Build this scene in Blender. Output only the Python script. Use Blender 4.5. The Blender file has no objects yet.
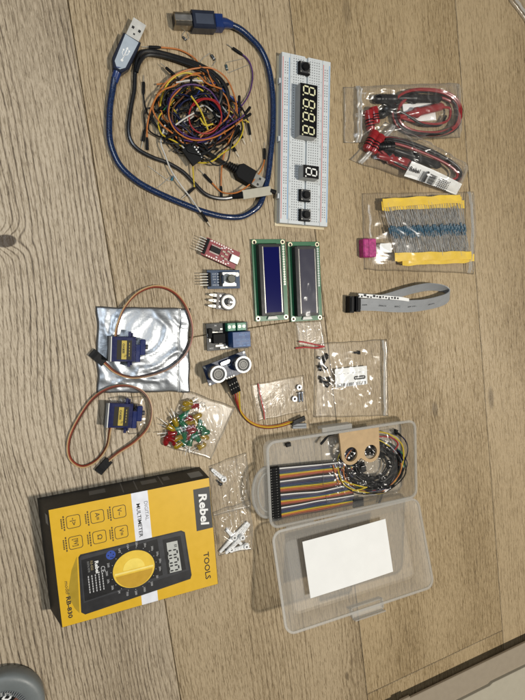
import bpy, bmesh, math, random
from mathutils import Vector, Matrix, noise
from math import sin, cos, pi, radians, atan2, hypot
random.seed(7)
sc = bpy.context.scene
# ------------------------------------------------------------------ camera, world, lights, exposure
CH, TX, TY, FP = 490.76, 0.38056, 0.07947, 516.49
D = Vector((math.tan(TX), -math.tan(TY), -1)).normalized()
RV = D.cross(Vector((0, 1, 0))).normalized()
UV = RV.cross(D)
cd = bpy.data.cameras.new('camera'); cam = bpy.data.objects.new('camera', cd)
sc.collection.objects.link(cam); sc.camera = cam
cd.sensor_fit = 'HORIZONTAL'; cd.sensor_width = 36; cd.lens = FP / 525 * 36
cd.clip_start = .02; cd.clip_end = 50
cam.matrix_world = Matrix(((RV.x, UV.x, -D.x, 0), (RV.y, UV.y, -D.y, 0), (RV.z, UV.z, -D.z, CH / 1000), (0, 0, 0, 1)))
w = bpy.data.worlds.new('World'); sc.world = w; w.use_nodes = True
nt = w.node_tree; bg = nt.nodes['Background']
tc = nt.nodes.new('ShaderNodeTexCoord'); nz = nt.nodes.new('ShaderNodeTexNoise'); cr = nt.nodes.new('ShaderNodeValToRGB')
nz.inputs['Scale'].default_value = 1.6; nz.inputs['Detail'].default_value = 1
cr.color_ramp.elements[0].position = .38; cr.color_ramp.elements[0].color = (.10, .095, .085, 1)
cr.color_ramp.elements[1].position = .62; cr.color_ramp.elements[1].color = (.52, .49, .44, 1)
nt.links.new(tc.outputs['Generated'], nz.inputs['Vector']); nt.links.new(nz.outputs['Fac'], cr.inputs['Fac'])
nt.links.new(cr.outputs['Color'], bg.inputs['Color']); bg.inputs['Strength'].default_value = .24
def area(name, loc, target, size, power, col):
    ld = bpy.data.lights.new(name, 'AREA'); ld.size = size; ld.energy = power; ld.color = col; ld.shape = 'DISK'
    o = bpy.data.objects.new(name, ld); sc.collection.objects.link(o); o.location = loc
    o.rotation_euler = (Vector(target) - Vector(loc)).to_track_quat('-Z', 'Y').to_euler(); return o
area('ceiling_lamp', (.84, -.26, 1.75), (.25, -.05, 0), .14, 27.5, (1, .945, .85))
area('left_fill', (-.22, .20, .80), (-.06, .08, 0), .36, 3.0, (.84, .92, 1))  # added soft cool fill that pales the left floor; no such source known
sc.view_settings.view_transform = 'Standard'; sc.view_settings.look = 'None'; sc.view_settings.exposure = .12; sc.view_settings.gamma = 1
sc.cycles.transparent_max_bounces = 40; sc.cycles.max_bounces = 10; sc.cycles.use_denoising = True
sc.cycles.sample_clamp_indirect = 6

# ------------------------------------------------------------------ helpers
def G(px, py, z=0):                       # photo pixel -> point at height z (mm)
    v = D + RV * ((px - 262.5) / FP) - UV * ((py - 350) / FP)
    t = (CH - z) / -v.z
    return Vector((v.x * t, v.y * t, z))
def N(m, t, **kw):
    n = m.node_tree.nodes.new(t)
    for k, v in kw.items():
        if k in n.inputs: n.inputs[k].default_value = v
        else: setattr(n, k, v)
    return n
MATS = {}
def M(name, rgb, rough=.5, metal=0, var=.08, ns=150, bump=0, bs=600, spec=.5, trans=0, coat=0, alpha=1):
    if name in MATS: return MATS[name]
    m = bpy.data.materials.new(name); m.use_nodes = True; MATS[name] = m
    b = m.node_tree.nodes['Principled BSDF']; L = m.node_tree.links
    b.inputs['Roughness'].default_value = rough; b.inputs['Metallic'].default_value = metal
    b.inputs['Specular IOR Level'].default_value = spec; b.inputs['Transmission Weight'].default_value = trans
    b.inputs['Coat Weight'].default_value = coat; b.inputs['Alpha'].default_value = alpha
    t = N(m, 'ShaderNodeTexCoord'); n = N(m, 'ShaderNodeTexNoise', Scale=ns, Detail=3.0)
    mp = N(m, 'ShaderNodeMapRange'); mp.inputs['To Min'].default_value = 1 - var * 2; mp.inputs['To Max'].default_value = 1 + var * 2
    mx = N(m, 'ShaderNodeVectorMath', operation='SCALE'); mx.inputs[0].default_value = rgb
    L.new(t.outputs['Object'], n.inputs['Vector']); L.new(n.outputs['Fac'], mp.inputs['Value']); L.new(mp.outputs[0], mx.inputs['Scale'])
    L.new(mx.outputs[0], b.inputs['Base Color'])
    r = N(m, 'ShaderNodeMapRange'); r.inputs['To Min'].default_value = max(0, rough - .08); r.inputs['To Max'].default_value = min(1, rough + .1)
    L.new(n.outputs['Fac'], r.inputs['Value'])
    if var > .015: L.new(r.outputs[0], b.inputs['Roughness'])
    if bump:
        n2 = N(m, 'ShaderNodeTexNoise', Scale=bs, Detail=3.0); bp = N(m, 'ShaderNodeBump', Strength=bump, Distance=.0006)
        L.new(t.outputs['Object'], n2.inputs['Vector']); L.new(n2.outputs['Fac'], bp.inputs['Height']); L.new(bp.outputs[0], b.inputs['Normal'])
    return m
def film(name, tint=(1, 1, 1), haze=.05, gl=.06, rough=.08, bump=.35, bs=120, edge=.5, dc=.8, fold=.28):
    if name in MATS: return MATS[name]
    m = bpy.data.materials.new(name); m.use_nodes = True; MATS[name] = m; T = m.node_tree; L = T.links
    T.nodes.remove(T.nodes['Principled BSDF']); out = T.nodes['Material Output']
    tr = N(m, 'ShaderNodeBsdfTransparent'); tr.inputs['Color'].default_value = (*tint, 1)
    df = N(m, 'ShaderNodeBsdfDiffuse'); df.inputs['Color'].default_value = (dc, dc, dc * .975, 1)
    tl = N(m, 'ShaderNodeBsdfTranslucent'); tl.inputs['Color'].default_value = (dc, dc, dc * .975, 1)
    g = N(m, 'ShaderNodeBsdfGlossy', Roughness=rough)
    t = N(m, 'ShaderNodeTexCoord'); n = N(m, 'ShaderNodeTexNoise', Scale=bs, Detail=4.0); n.inputs['Distortion'].default_value = 1.2
    bp = N(m, 'ShaderNodeBump', Strength=bump, Distance=.003)
    L.new(t.outputs['Object'], n.inputs['Vector']); L.new(n.outputs['Fac'], bp.inputs['Height'])
    L.new(bp.outputs[0], g.inputs['Normal'])
    a = N(m, 'ShaderNodeMixShader'); a.inputs[0].default_value = .5; L.new(df.outputs[0], a.inputs[1]); L.new(tl.outputs[0], a.inputs[2])
    b = N(m, 'ShaderNodeMixShader'); b.inputs[0].default_value = haze; L.new(tr.outputs[0], b.inputs[1]); L.new(a.outputs[0], b.inputs[2])
    lw = N(m, 'ShaderNodeLayerWeight', Blend=.5); L.new(bp.outputs[0], lw.inputs['Normal'])
    p = N(m, 'ShaderNodeMath', operation='POWER'); p.inputs[1].default_value = 4; L.new(lw.outputs['Facing'], p.inputs[0])
    hz = N(m, 'ShaderNodeMath', operation='MULTIPLY_ADD'); lg = N(m, 'ShaderNodeLayerWeight', Blend=.5); pg = N(m, 'ShaderNodeMath', operation='POWER'); pg.inputs[1].default_value = 2.2; L.new(lg.outputs['Facing'], pg.inputs[0]); hz.inputs[1].default_value = fold; hz.inputs[2].default_value = haze; L.new(pg.outputs[0], hz.inputs[0]); L.new(hz.outputs[0], b.inputs[0])
    q = N(m, 'ShaderNodeMath', operation='MULTIPLY_ADD'); q.inputs[1].default_value = edge; q.inputs[2].default_value = gl; L.new(p.outputs[0], q.inputs[0])
    c = N(m, 'ShaderNodeMixShader'); L.new(q.outputs[0], c.inputs[0]); L.new(b.outputs[0], c.inputs[1]); L.new(g.outputs[0], c.inputs[2])
    L.new(c.outputs[0], out.inputs['Surface']); return m

def spline(P, n=8):
    P = [Vector(p) for p in P]
    if len(P) < 3: return P
    Q = [P[0] * 2 - P[1]] + P + [P[-1] * 2 - P[-2]]; o = []
    for i in range(1, len(Q) - 2):
        a, b, c, d = Q[i - 1:i + 3]
        for k in range(n):
            t = k / n
            o.append(.5 * ((2 * b) + (c - a) * t + (2 * a - 5 * b + 4 * c - d) * t * t + (3 * b - a - 3 * c + d) * t ** 3))
    return o + [P[-1]]
def rrect(cx, cy, w_, h_, r, n=5):
    o = []
    for sx, sy, a0 in ((1, 1, 0), (-1, 1, 90), (-1, -1, 180), (1, -1, 270)):
        for k in range(n + 1):
            a = radians(a0 + 90 * k / n); o.append((cx + sx * (w_ / 2 - r) + r * cos(a), cy + sy * (h_ / 2 - r) + r * sin(a)))
    return o
def circ(cx, cy, r, n=24, a0=0): return [(cx + r * cos(a0 + 2 * pi * k / n), cy + r * sin(a0 + 2 * pi * k / n)) for k in range(n)]
class MB:
    def __init__(s): s.bm = bmesh.new(); s.mats = []; s.mi = 0; s.x = Matrix()
    def m(s, mat):
        if mat not in s.mats: s.mats.append(mat)
        s.mi = s.mats.index(mat); return s
    def at(s, x=0, y=0, z=0, rz=0, rx=0, ry=0):
        s.x = Matrix.Translation((x, y, z)) @ Matrix.Rotation(rz, 4, 'Z') @ Matrix.Rotation(rx, 4, 'X') @ Matrix.Rotation(ry, 4, 'Y'); return s
    def v(s, p): return s.bm.verts.new(s.x @ Vector(p))
    def f(s, vs, smooth=False):
        try: f = s.bm.faces.new(vs)
        except ValueError: return None
        f.material_index = s.mi; f.smooth = smooth; return f
    def poly(s, pts, z): s.f([s.v((p[0], p[1], z)) for p in pts]); return s
    def rect(s, x, y, w_, h_, z): return s.poly([(x - w_ / 2, y - h_ / 2), (x + w_ / 2, y - h_ / 2), (x + w_ / 2, y + h_ / 2), (x - w_ / 2, y + h_ / 2)], z)
    def prism(s, pts, z0, z1, ch=0, smooth=False):
        n = len(pts); cx = sum(p[0] for p in pts) / n; cy = sum(p[1] for p in pts) / n
        a = [s.v((p[0], p[1], z0)) for p in pts]; rings = [a, [s.v((p[0], p[1], z1 - ch)) for p in pts]]
        if ch:
            R_ = max(hypot(p[0] - cx, p[1] - cy) for p in pts)
            q = []
            for i in range(n):
                p0, p1, p2 = Vector(pts[i - 1][:2]), Vector(pts[i][:2]), Vector(pts[(i + 1) % n][:2])
                t = (p2 - p0).normalized(); nn = Vector((t.y, -t.x)); q.append(s.v((p1.x - nn.x * ch, p1.y - nn.y * ch, z1)))
            rings.append(q)
        for A, B in zip(rings, rings[1:]):
            for i in range(n): s.f([A[i], A[(i + 1) % n], B[(i + 1) % n], B[i]], smooth)
        s.f(rings[-1]); s.f(a[::-1]); return s
    def box(s, cx, cy, cz, sx, sy, sz, ch=0):
        return s.prism([(cx - sx / 2, cy - sy / 2), (cx + sx / 2, cy - sy / 2), (cx + sx / 2, cy + sy / 2), (cx - sx / 2, cy + sy / 2)], cz - sz / 2, cz + sz / 2, ch)
    def tube(s, P, r, n=8, cap=True, sy=1.0, smooth=True):
        P = [Vector(p) for p in P]; k = len(P); rs = r if isinstance(r, (list, tuple)) else [r] * k
        T = [(P[min(i + 1, k - 1)] - P[max(i - 1, 0)]).normalized() for i in range(k)]
        u = T[0].cross(Vector((0, 0, 1)));  u = u.normalized() if u.length > 1e-3 else Vector((1, 0, 0)); rings = []
        for i in range(k):
            u = (u - T[i] * u.dot(T[i])).normalized(); w_ = u.cross(T[i])
            rings.append([s.v(P[i] + (u * cos(2 * pi * j / n) + w_ * sin(2 * pi * j / n) * sy) * rs[i]) for j in range(n)])
        for A, B in zip(rings, rings[1:]):
            for j in range(n): s.f([A[j], B[j], B[(j + 1) % n], A[(j + 1) % n]], smooth)
        if cap: s.f(rings[0]); s.f(rings[-1][::-1])
        return s
    def cyl(s, p0, p1, r, n=16, smooth=True): return s.tube([p0, p1], r, n, smooth=smooth)
    def vcyl(s, x, y, z0, z1, r, n=24, ch=0): return s.prism(circ(x, y, r, n), z0, z1, ch, True)
    def ring(s, x, y, r0, r1, z0, z1, n=32):
        V = [[s.v((x + r * cos(2 * pi * k / n), y + r * sin(2 * pi * k / n), z)) for k in range(n)] for r, z in ((r1, z0), (r1, z1), (r0, z1), (r0, z0))]
        for i, A in enumerate(V):
            B = V[(i + 1) % 4]
            for k in range(n): s.f([A[k], A[(k + 1) % n], B[(k + 1) % n], B[k]], i in (0, 2))
        return s
    def ribbon(s, A, B, th=.6):
        A = [Vector(a) for a in A]; B = [Vector(b) for b in B]; rows = []
        for i in range(len(A)):
            t = A[min(i + 1, len(A) - 1)] - A[max(i - 1, 0)]; nn = t.cross(B[i] - A[i]).normalized() * th / 2
            rows.append([s.v(A[i] + nn), s.v(B[i] + nn), s.v(B[i] - nn), s.v(A[i] - nn)])
        for p, q in zip(rows, rows[1:]):
            for j in range(4): s.f([p[j], q[j], q[(j + 1) % 4], p[(j + 1) % 4]], j in (0, 2))
        s.f(rows[0]); s.f(rows[-1][::-1]); return s
    def text(s, t, x, y, z, size, rot=0, width=None, bold=0, shear=0):
        cu = bpy.data.curves.new('t', 'FONT'); cu.body = t; cu.size = size; cu.align_x = 'CENTER'; cu.align_y = 'CENTER'; cu.offset = bold; cu.shear = shear; cu.resolution_u = 2
        ob = bpy.data.objects.new('t', cu); me = bpy.data.meshes.new_from_object(ob)
        if not me.vertices: return s
        xs = [v.co.x for v in me.vertices]; k = width / (max(xs) - min(xs)) if width else 1
        X = Matrix.Translation((x, y, z)) @ Matrix.Rotation(rot, 4, 'Z') @ Matrix.Diagonal((k, 1, 1, 1))
        vs = [s.v(X @ v.co) for v in me.vertices]
        for p in me.polygons: s.f([vs[i] for i in p.vertices])
        bpy.data.objects.remove(ob); bpy.data.curves.remove(cu); bpy.data.meshes.remove(me); return s
    def seg8(s, x, y, z, w_, h_, t, digit=8, shear=.12):
        S = {8: 'abcdefg', 0: 'abcdef'}[digit]
        def bar(p, q):
            p, q = Vector(p), Vector(q); d = (q - p).normalized(); n_ = Vector((-d.y, d.x)) * t / 2; p = p + d * t * .35; q = q - d * t * .35
            o = [p, p + d * t / 2 + n_, q - d * t / 2 + n_, q, q - d * t / 2 - n_, p + d * t / 2 - n_]
            s.poly([(x + a.x + a.y * shear, y + a.y) for a in o], z)
        a, b = w_ / 2, h_ / 2
        K = {'a': ((-a, b), (a, b)), 'b': ((a, b), (a, 0)), 'c': ((a, 0), (a, -b)), 'd': ((-a, -b), (a, -b)), 'e': ((-a, 0), (-a, -b)), 'f': ((-a, b), (-a, 0)), 'g': ((-a, 0), (a, 0))}
        for c in S: bar(*K[c])
        return s
    def build(s, name, parent=None, world=False, off=None, sharp=True):
        bm = s.bm
        for v in bm.verts: v.co *= .001
        if off is not None:
            for v in bm.verts: v.co -= off
        o_ = Vector((0, 0, 0))
        if world and parent is None:
            xs = [v.co for v in bm.verts]; lo = Vector([min(c[i] for c in xs) for i in range(3)]); hi = Vector([max(c[i] for c in xs) for i in range(3)])
            o_ = Vector(((lo.x + hi.x) / 2, (lo.y + hi.y) / 2, lo.z))
            for v in bm.verts: v.co -= o_
        elif world and parent is not None:
            inv = parent_world(parent).inverted()
            for v in bm.verts: v.co = inv @ v.co
        bmesh.ops.recalc_face_normals(bm, faces=bm.faces[:])
        me = bpy.data.meshes.new(name); bm.to_mesh(me); bm.free()
        if sharp: me.set_sharp_from_angle(angle=radians(38))
        for m_ in s.mats: me.materials.append(m_)
        o = bpy.data.objects.new(name, me); sc.collection.objects.link(o); o.location = o_
        if parent is not None: o.parent = parent
        return o
def parent_world(o):
    X = Matrix.LocRotScale(o.location, o.rotation_euler, o.scale)
    return parent_world(o.parent) @ X if o.parent else X
def tag(o, label=None, cat=None, group=None, kind=None):
    if label: o['label'] = label
    if cat: o['category'] = cat
    if group: o['group'] = group
    if kind: o['kind'] = kind
    return o
def thing(name, label, cat, loc, rz=0, group=None):      # loc in mm
    o = bpy.data.objects.new(name, None); sc.collection.objects.link(o); o.location = Vector(loc) * .001; o.rotation_euler = (0, 0, rz)
    o.empty_display_size = .01
    return tag(o, label, cat, group)
def ang(a, b, z=0): d = G(*b, z) - G(*a, z); return atan2(d.y, d.x)
def mid(*ps, z=0):
    o = Vector((0, 0, 0))
    for p in ps: o += G(*p, z)
    return o / len(ps)
def base(v): return Vector((v.x, v.y, 0))

# ------------------------------------------------------------------ materials
black = M('black_plastic', (.008, .008, .0085), .45, bump=.1, spec=.15)
blackm = M('matt_black_plastic', (.009, .009, .0095), .6, bump=.2, spec=.12)
white = M('white_plastic', (.78, .78, .76), .45)
paper = M('white_paper', (.80, .80, .78), .8, var=.03, ns=60, bump=.15, bs=900)
ink = M('black_ink', (.015, .015, .016), .7)
greyink = M('grey_ink', (.25, .25, .24), .7)
steel = M('bright_steel', (.48, .47, .45), .34, .9)
tin = M('tinned_pins', (.46, .45, .41), .45, .7)
gold = M('brass_pads', (.75, .62, .33), .35, 1)
yellow = M('yellow_print', (.66, .395, .015), .42, var=.03)
WC = {'black': (.008, .008, .0085), 'white': (.5, .48, .44), 'grey': (.28, .28, .29), 'purple': (.075, .03, .12), 'blue': (.025, .05, .22), 'green': (.03, .16, .05),
      'yellow': (.50, .37, .03), 'orange': (.42, .14, .035), 'red': (.27, .018, .018), 'brown': (.10, .04, .02), 'navy': (.008, .010, .04), 'cream': (.55, .42, .25)}
wire = {k: M(k + '_insulation', v, .42, var=.1, spec=.22) for k, v in WC.items()}
bagf = film('clear_bag_film', haze=.014, gl=.05, bump=.10, bs=40, rough=.21, fold=.45)
bagn = film('thin_bag_film', haze=.02, gl=.012, bump=.10, bs=40, rough=.18)
bagc = film('crumpled_bag_film', haze=.03, gl=.055, bump=.09, bs=30, rough=.22, fold=.6)
bagf2 = film('stiff_bag_film', haze=.014, gl=.045, bs=34, bump=.14, rough=.22)
zipf = film('zip_seal_plastic', haze=.5, gl=.08, bs=60, rough=.25)
polyp = film('frosted_polypropylene', tint=(.95, .945, .93), haze=.2, gl=.01, rough=.42, bump=.05, bs=90, edge=.15, dc=.78, fold=.3)
polyp2 = film('frosted_polypropylene_rim', tint=(.93, .925, .91), haze=.38, gl=.014, rough=.4, bump=.05, bs=90, edge=.2, dc=.74, fold=.15)

# ------------------------------------------------------------------ floor
NA = .1362; NV = Vector((cos(NA), sin(NA))); TV = Vector((-sin(NA), cos(NA)))
PW, P0 = 212.1, 53.0
def AB(px, py):
    g = G(px, py).to_2d(); return g.dot(TV), g.dot(NV)         # along, across (mm)
def floor_mat():
    m = bpy.data.materials.new('oak_planks'); m.use_nodes = True; T = m.node_tree; L = T.links; b = T.nodes['Principled BSDF']
    def val(x): return x
    def math_(op, a, c=None, d=None):
        n = T.nodes.new('ShaderNodeMath'); n.operation = op
        for i, q in enumerate((a, c, d)):
            if q is None: continue
            if isinstance(q, (int, float)): n.inputs[i].default_value = q
            else: L.new(q, n.inputs[i])
        return n.outputs[0]
    def ramp(x, lo, hi, a=0., c=1.):
        n = T.nodes.new('ShaderNodeMapRange'); n.interpolation_type = 'SMOOTHSTEP'; L.new(x, n.inputs['Value'])
        n.inputs['From Min'].default_value = lo; n.inputs['From Max'].default_value = hi; n.inputs['To Min'].default_value = a; n.inputs['To Max'].default_value = c
        return n.outputs[0]
    uv = T.nodes.new('ShaderNodeUVMap'); uv.uv_map = 'plank'; ab = T.nodes.new('ShaderNodeUVMap'); ab.uv_map = 'floor'
    at = T.nodes.new('ShaderNodeAttribute'); at.attribute_name = 'tone'; sc_ = T.nodes.new('ShaderNodeSeparateColor'); L.new(at.outputs['Color'], sc_.inputs[0]); tone, lamp, grey = sc_.outputs[0], sc_.outputs[1], sc_.outputs[2]
    def noise_(sx, sy, det=2., rough=.5, dist=0., src=None):
        v = T.nodes.new('ShaderNodeVectorMath'); v.operation = 'MULTIPLY'; v.inputs[1].default_value = (sx, sy, 1); L.new(src or uv.outputs[0], v.inputs[0])
        n = T.nodes.new('ShaderNodeTexNoise'); n.inputs['Scale'].default_value = 1; n.inputs['Detail'].default_value = det; n.inputs['Roughness'].default_value = rough; n.inputs['Distortion'].default_value = dist
        L.new(v.outputs[0], n.inputs['Vector']); return n.outputs['Fac']
    sp = T.nodes.new('ShaderNodeSeparateXYZ'); L.new(uv.outputs[0], sp.inputs[0])
    sa = T.nodes.new('ShaderNodeSeparateXYZ'); L.new(ab.outputs[0], sa.inputs[0])
    y = sp.outputs[1]
    # knots, plus a left-edge blot painting the camera's dark reflection: (px, py, stretch along, radius, core darkness)
    KN_REFL = [(435, 409, .020, .010, .5), (491, 398, .030, .010, .5), (5, 241, .006, .010, .95), (347, 676, .012, .005, .6), (163, 655, .05, .016, .1), (347, 12, .03, .012, .35), (24, 438, .05, .02, .0), (185, 320, .02, .008, .2)]
    kd = None; core = None
    for px, py, sl, sw, dk in KN_REFL:
        a_, c_ = AB(px, py); a_ /= 1000; c_ /= 1000
        dx = math_('DIVIDE', math_('SUBTRACT', sa.outputs[0], a_), sl); dy = math_('DIVIDE', math_('SUBTRACT', sa.outputs[1], c_), sw)
        r2 = math_('ADD', math_('MULTIPLY', dx, dx), math_('MULTIPLY', dy, dy))
        g = math_('EXPONENT', math_('MULTIPLY', r2, -.35)); g2 = math_('MULTIPLY', g, .014 * min(1, sw / .012))
        kd = g2 if kd is None else math_('ADD', kd, g2)
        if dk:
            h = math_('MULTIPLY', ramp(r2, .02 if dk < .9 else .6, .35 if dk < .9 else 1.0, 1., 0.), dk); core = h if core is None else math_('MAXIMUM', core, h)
    wob = noise_(2.4, 7, 2)
    wob2 = noise_(30, 60, 3)
    ph = math_('ADD', math_('ADD', y, math_('MULTIPLY', wob, .040)), math_('ADD', math_('MULTIPLY', wob2, .0035), kd))
    line = math_('POWER', math_('MULTIPLY_ADD', math_('SINE', math_('MULTIPLY', ph, 1350.)), .5, .5), 5.)
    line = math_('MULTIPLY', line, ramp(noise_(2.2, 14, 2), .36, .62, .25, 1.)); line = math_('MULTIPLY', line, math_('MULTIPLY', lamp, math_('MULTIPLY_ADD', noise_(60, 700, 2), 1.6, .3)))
    line2 = math_('MULTIPLY_ADD', math_('SINE', math_('MULTIPLY', ph, 2650.)), .5, .5)
    fleck = ramp(noise_(120, 1000, 3, .65, .8), .52, .64)
    fine = noise_(130, 1500, 3, .7)
    pores = ramp(noise_(30, 800, 2, .6, .7), .56, .66)
    broad = noise_(1.6, 11, 3)
    patch = noise_(4, 7, 2)
    mixf = math_('ADD', math_('MULTIPLY', line, .50), math_('MULTIPLY', fleck, .26))
    mixf = math_('ADD', mixf, math_('MULTIPLY', pores, .26)); mixf = math_('ADD', mixf, math_('MULTIPLY', line2, .10))
    mixf = math_('ADD', mixf, math_('MULTIPLY', math_('SUBTRACT', fine, .5), 1.0))
    mixf = math_('ADD', mixf, math_('MULTIPLY', math_('SUBTRACT', broad, .5), .68))
    mixf = math_('ADD', mixf, math_('MULTIPLY', math_('SUBTRACT', patch, .5), .45))
    mixf = math_('ADD', mixf, math_('MULTIPLY', math_('SUBTRACT', tone, .5), .45))
    cr = T.nodes.new('ShaderNodeValToRGB'); L.new(mixf, cr.inputs['Fac']); e = cr.color_ramp.elements
    e[0].position = 0; e[0].color = (.43, .33, .20, 1); e[1].position = 1; e[1].color = (.045, .03, .018, 1)
    k = e.new(.28); k.color = (.275, .199, .107, 1); k = e.new(.6); k.color = (.132, .09, .046, 1)
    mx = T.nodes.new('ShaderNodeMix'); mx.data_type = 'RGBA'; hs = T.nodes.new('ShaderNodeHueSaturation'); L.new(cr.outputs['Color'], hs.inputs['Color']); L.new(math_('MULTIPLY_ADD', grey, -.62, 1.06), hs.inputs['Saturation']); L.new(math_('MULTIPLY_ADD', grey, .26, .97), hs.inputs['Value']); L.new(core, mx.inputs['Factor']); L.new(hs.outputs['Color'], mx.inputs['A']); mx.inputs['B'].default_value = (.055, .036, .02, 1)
    L.new(mx.outputs['Result'], b.inputs['Base Color'])
    h = math_('ADD', math_('MULTIPLY', line, .6), math_('ADD', math_('MULTIPLY', pores, .7), math_('MULTIPLY_ADD', fine, 1.0, math_('MULTIPLY', fleck, .5))))
    bp = T.nodes.new('ShaderNodeBump'); bp.invert = True; bp.inputs['Strength'].default_value = .55; bp.inputs['Distance'].default_value = .0006; L.new(h, bp.inputs['Height']); L.new(bp.outputs[0], b.inputs['Normal'])
    L.new(math_('MULTIPLY_ADD', mixf, .16, .40), b.inputs['Roughness']); b.inputs['Specular IOR Level'].default_value = .42
    return m
def build_floor():
    bm = bmesh.new(); u1 = bm.loops.layers.uv.new('plank'); u2 = bm.loops.layers.uv.new('floor'); tn = bm.loops.layers.float_color.new('tone')
    e1 = (AB(195, 337)[0] + AB(330, 315)[0]) / 2; e2 = (AB(370, 693)[0] + AB(500, 632)[0]) / 2
    rows = {-5: [100], -4: [-300], -3: [420], -2: [-100], -1: [-760], 0: [640], 1: [e1], 2: [e2], 3: [880], 4: [-20], 5: [500], 6: [-400]}
    rows[0] = [900]; rnd = random.Random(5)
    tones = {0: .40, 1: .47, 2: .48, 3: .42}
    def face(pts, uvo, tone, mi, la=.5, gy=.2):
        vs = [bm.verts.new(((TV.x * a + NV.x * c) / 1000, (TV.y * a + NV.y * c) / 1000, z / 1000)) for a, c, z in pts]
        f = bm.faces.new(vs); f.material_index = mi
        for lp, (a, c, z) in zip(f.loops, pts):
            lp[u1].uv = (a / 1000 + uvo[0], c / 1000 + uvo[1]); lp[u2].uv = (a / 1000, c / 1000); lp[tn] = (tone, la, gy, 1)
    for k, js in rows.items():
        c0 = P0 + (k - 1) * PW; c1 = c0 + PW; cuts = [-1500] + js + [1500]
        for a0, a1 in zip(cuts, cuts[1:]):
            o = (rnd.random() * 9, rnd.random() * 9); t = tones.get(k, .3 + .4 * rnd.random()) + (rnd.random() - .5) * .08
            g, bv = .22, .55
            O = [(a0 + g, c0 + g), (a1 - g, c0 + g), (a1 - g, c1 - g), (a0 + g, c1 - g)]; I = [(a0 + g + bv, c0 + g + bv), (a1 - g - bv, c0 + g + bv), (a1 - g - bv, c1 - g - bv), (a0 + g + bv, c1 - g - bv)]
            face([(a, c, 0) for a, c in I], o, t, 0, {0: .95, 1: .5, 2: .22, 3: .3}.get(k, .5), {0: .46, 1: .2, 2: .03, 3: .08}.get(k, .2))  # leftmost plank greyed: own tone, plus a pale sheen put into its colour
            for i in range(4):
                j = (i + 1) % 4
                face([(*O[i], -.6), (*O[j], -.6), (*I[j], 0), (*I[i], 0)], o, t + .25, 0)
                face([(*O[i], -4), (*O[j], -4), (*O[j], -.6), (*O[i], -.6)], o, t + .3, 1)
    face([(-1500, -1400, -4.2), (1500, -1400, -4.2), (1500, 1700, -4.2), (-1500, 1700, -4.2)], (0, 0), .9, 1)
    bmesh.ops.recalc_face_normals(bm, faces=bm.faces[:])
    for f in bm.faces:
        if f.normal.z < 0: f.normal_flip()
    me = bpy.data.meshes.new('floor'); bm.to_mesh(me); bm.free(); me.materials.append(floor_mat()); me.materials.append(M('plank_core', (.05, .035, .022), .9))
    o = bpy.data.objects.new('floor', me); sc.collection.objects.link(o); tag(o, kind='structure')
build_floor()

# ------------------------------------------------------------------ bags
def bag(name, label, cat, px, z=2., bulge=6., seed=1, amp=1.2, group=None, mat=None, zips=(), scale=14., pw=.5, n=44, z0=.4, hf=None, jag=1.2, red=None, lam=1.0, zr=.75):
    P = [G(x, y, z) for x, y in px]
    S = Vector((seed * 13.7, seed * 5.1, seed * 3.3))
    def pt(u, v):
        p = (P[0] * (1 - u) + P[1] * u) * (1 - v) + (P[3] * (1 - u) + P[2] * u) * v
        e = jag * noise.noise(p / 16 + S); f_ = jag * noise.noise(p / 16 - S); return Vector((p.x + e, p.y + f_, z))
    def hgt(u, v, p):
        k = (4 * u * (1 - u)) ** pw * (4 * v * (1 - v)) ** pw
        if hf: k = hf(u, v)
        q = Vector((p.x, p.y, 0)) / scale + S
        q = q + Vector((noise.noise(q * .6), noise.noise(q * .6 + Vector((7, 3, 1))), 0)) * 1.1
        c = 1 - abs(noise.noise(q)) * 2.2; d = 1 - abs(noise.noise(q * 2.3 + Vector((3, 1, 4)))) * 2.2
        edge = min(1, 6 * min(u, 1 - u, v, 1 - v) + .15)
        return k * bulge + (max(c, 0) ** 2.6 * amp * 1.25 + max(d, 0) ** 2.6 * amp * .5) * edge
    mb = MB().m(mat or bagf); top = []; bot = []
    for j in range(n + 1):
        rt = []; rb = []
        for i in range(n + 1):
            u, v = i / n, j / n; p = pt(u, v); h = hgt(u, v, p)
            bd = i in (0, n) or j in (0, n)
            vt = mb.v((p.x, p.y, z0 + .35 + h)); rt.append(vt)
            rb.append(vt if bd else mb.v((p.x, p.y, z0 + .12 * h * lam * 0)))
        top.append(rt); bot.append(rb)
    for A, fl in ((top, 0), (bot, 1)):
        for j in range(n):
            for i in range(n):
                q = [A[j][i], A[j][i + 1], A[j + 1][i + 1], A[j + 1][i]]; mb.f(q[::-1] if fl else q, True)
    o = mb.build(name, world=True, sharp=False); tag(o, label, cat, group)
    for (a, b_, frac) in zips:                            # zip seal ridge along an edge: axis, -, fraction
        for off in ((0, .018) if frac < .5 else (0, -.018)):
            zb = MB().m(red if red and off == 0 else zipf); L_ = []
            for k in range(25):
                t = .01 + .98 * k / 24; u, v = (frac + off, t) if a == 'u' else (t, frac + off)
                p = pt(u, v); L_.append((p.x, p.y, z0 + .6 + hgt(u, v, p)))
            zb.tube(L_, zr if not (red and off == 0) else .6, 6); zb.build('zip_seal', o, world=True)
    return o

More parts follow.
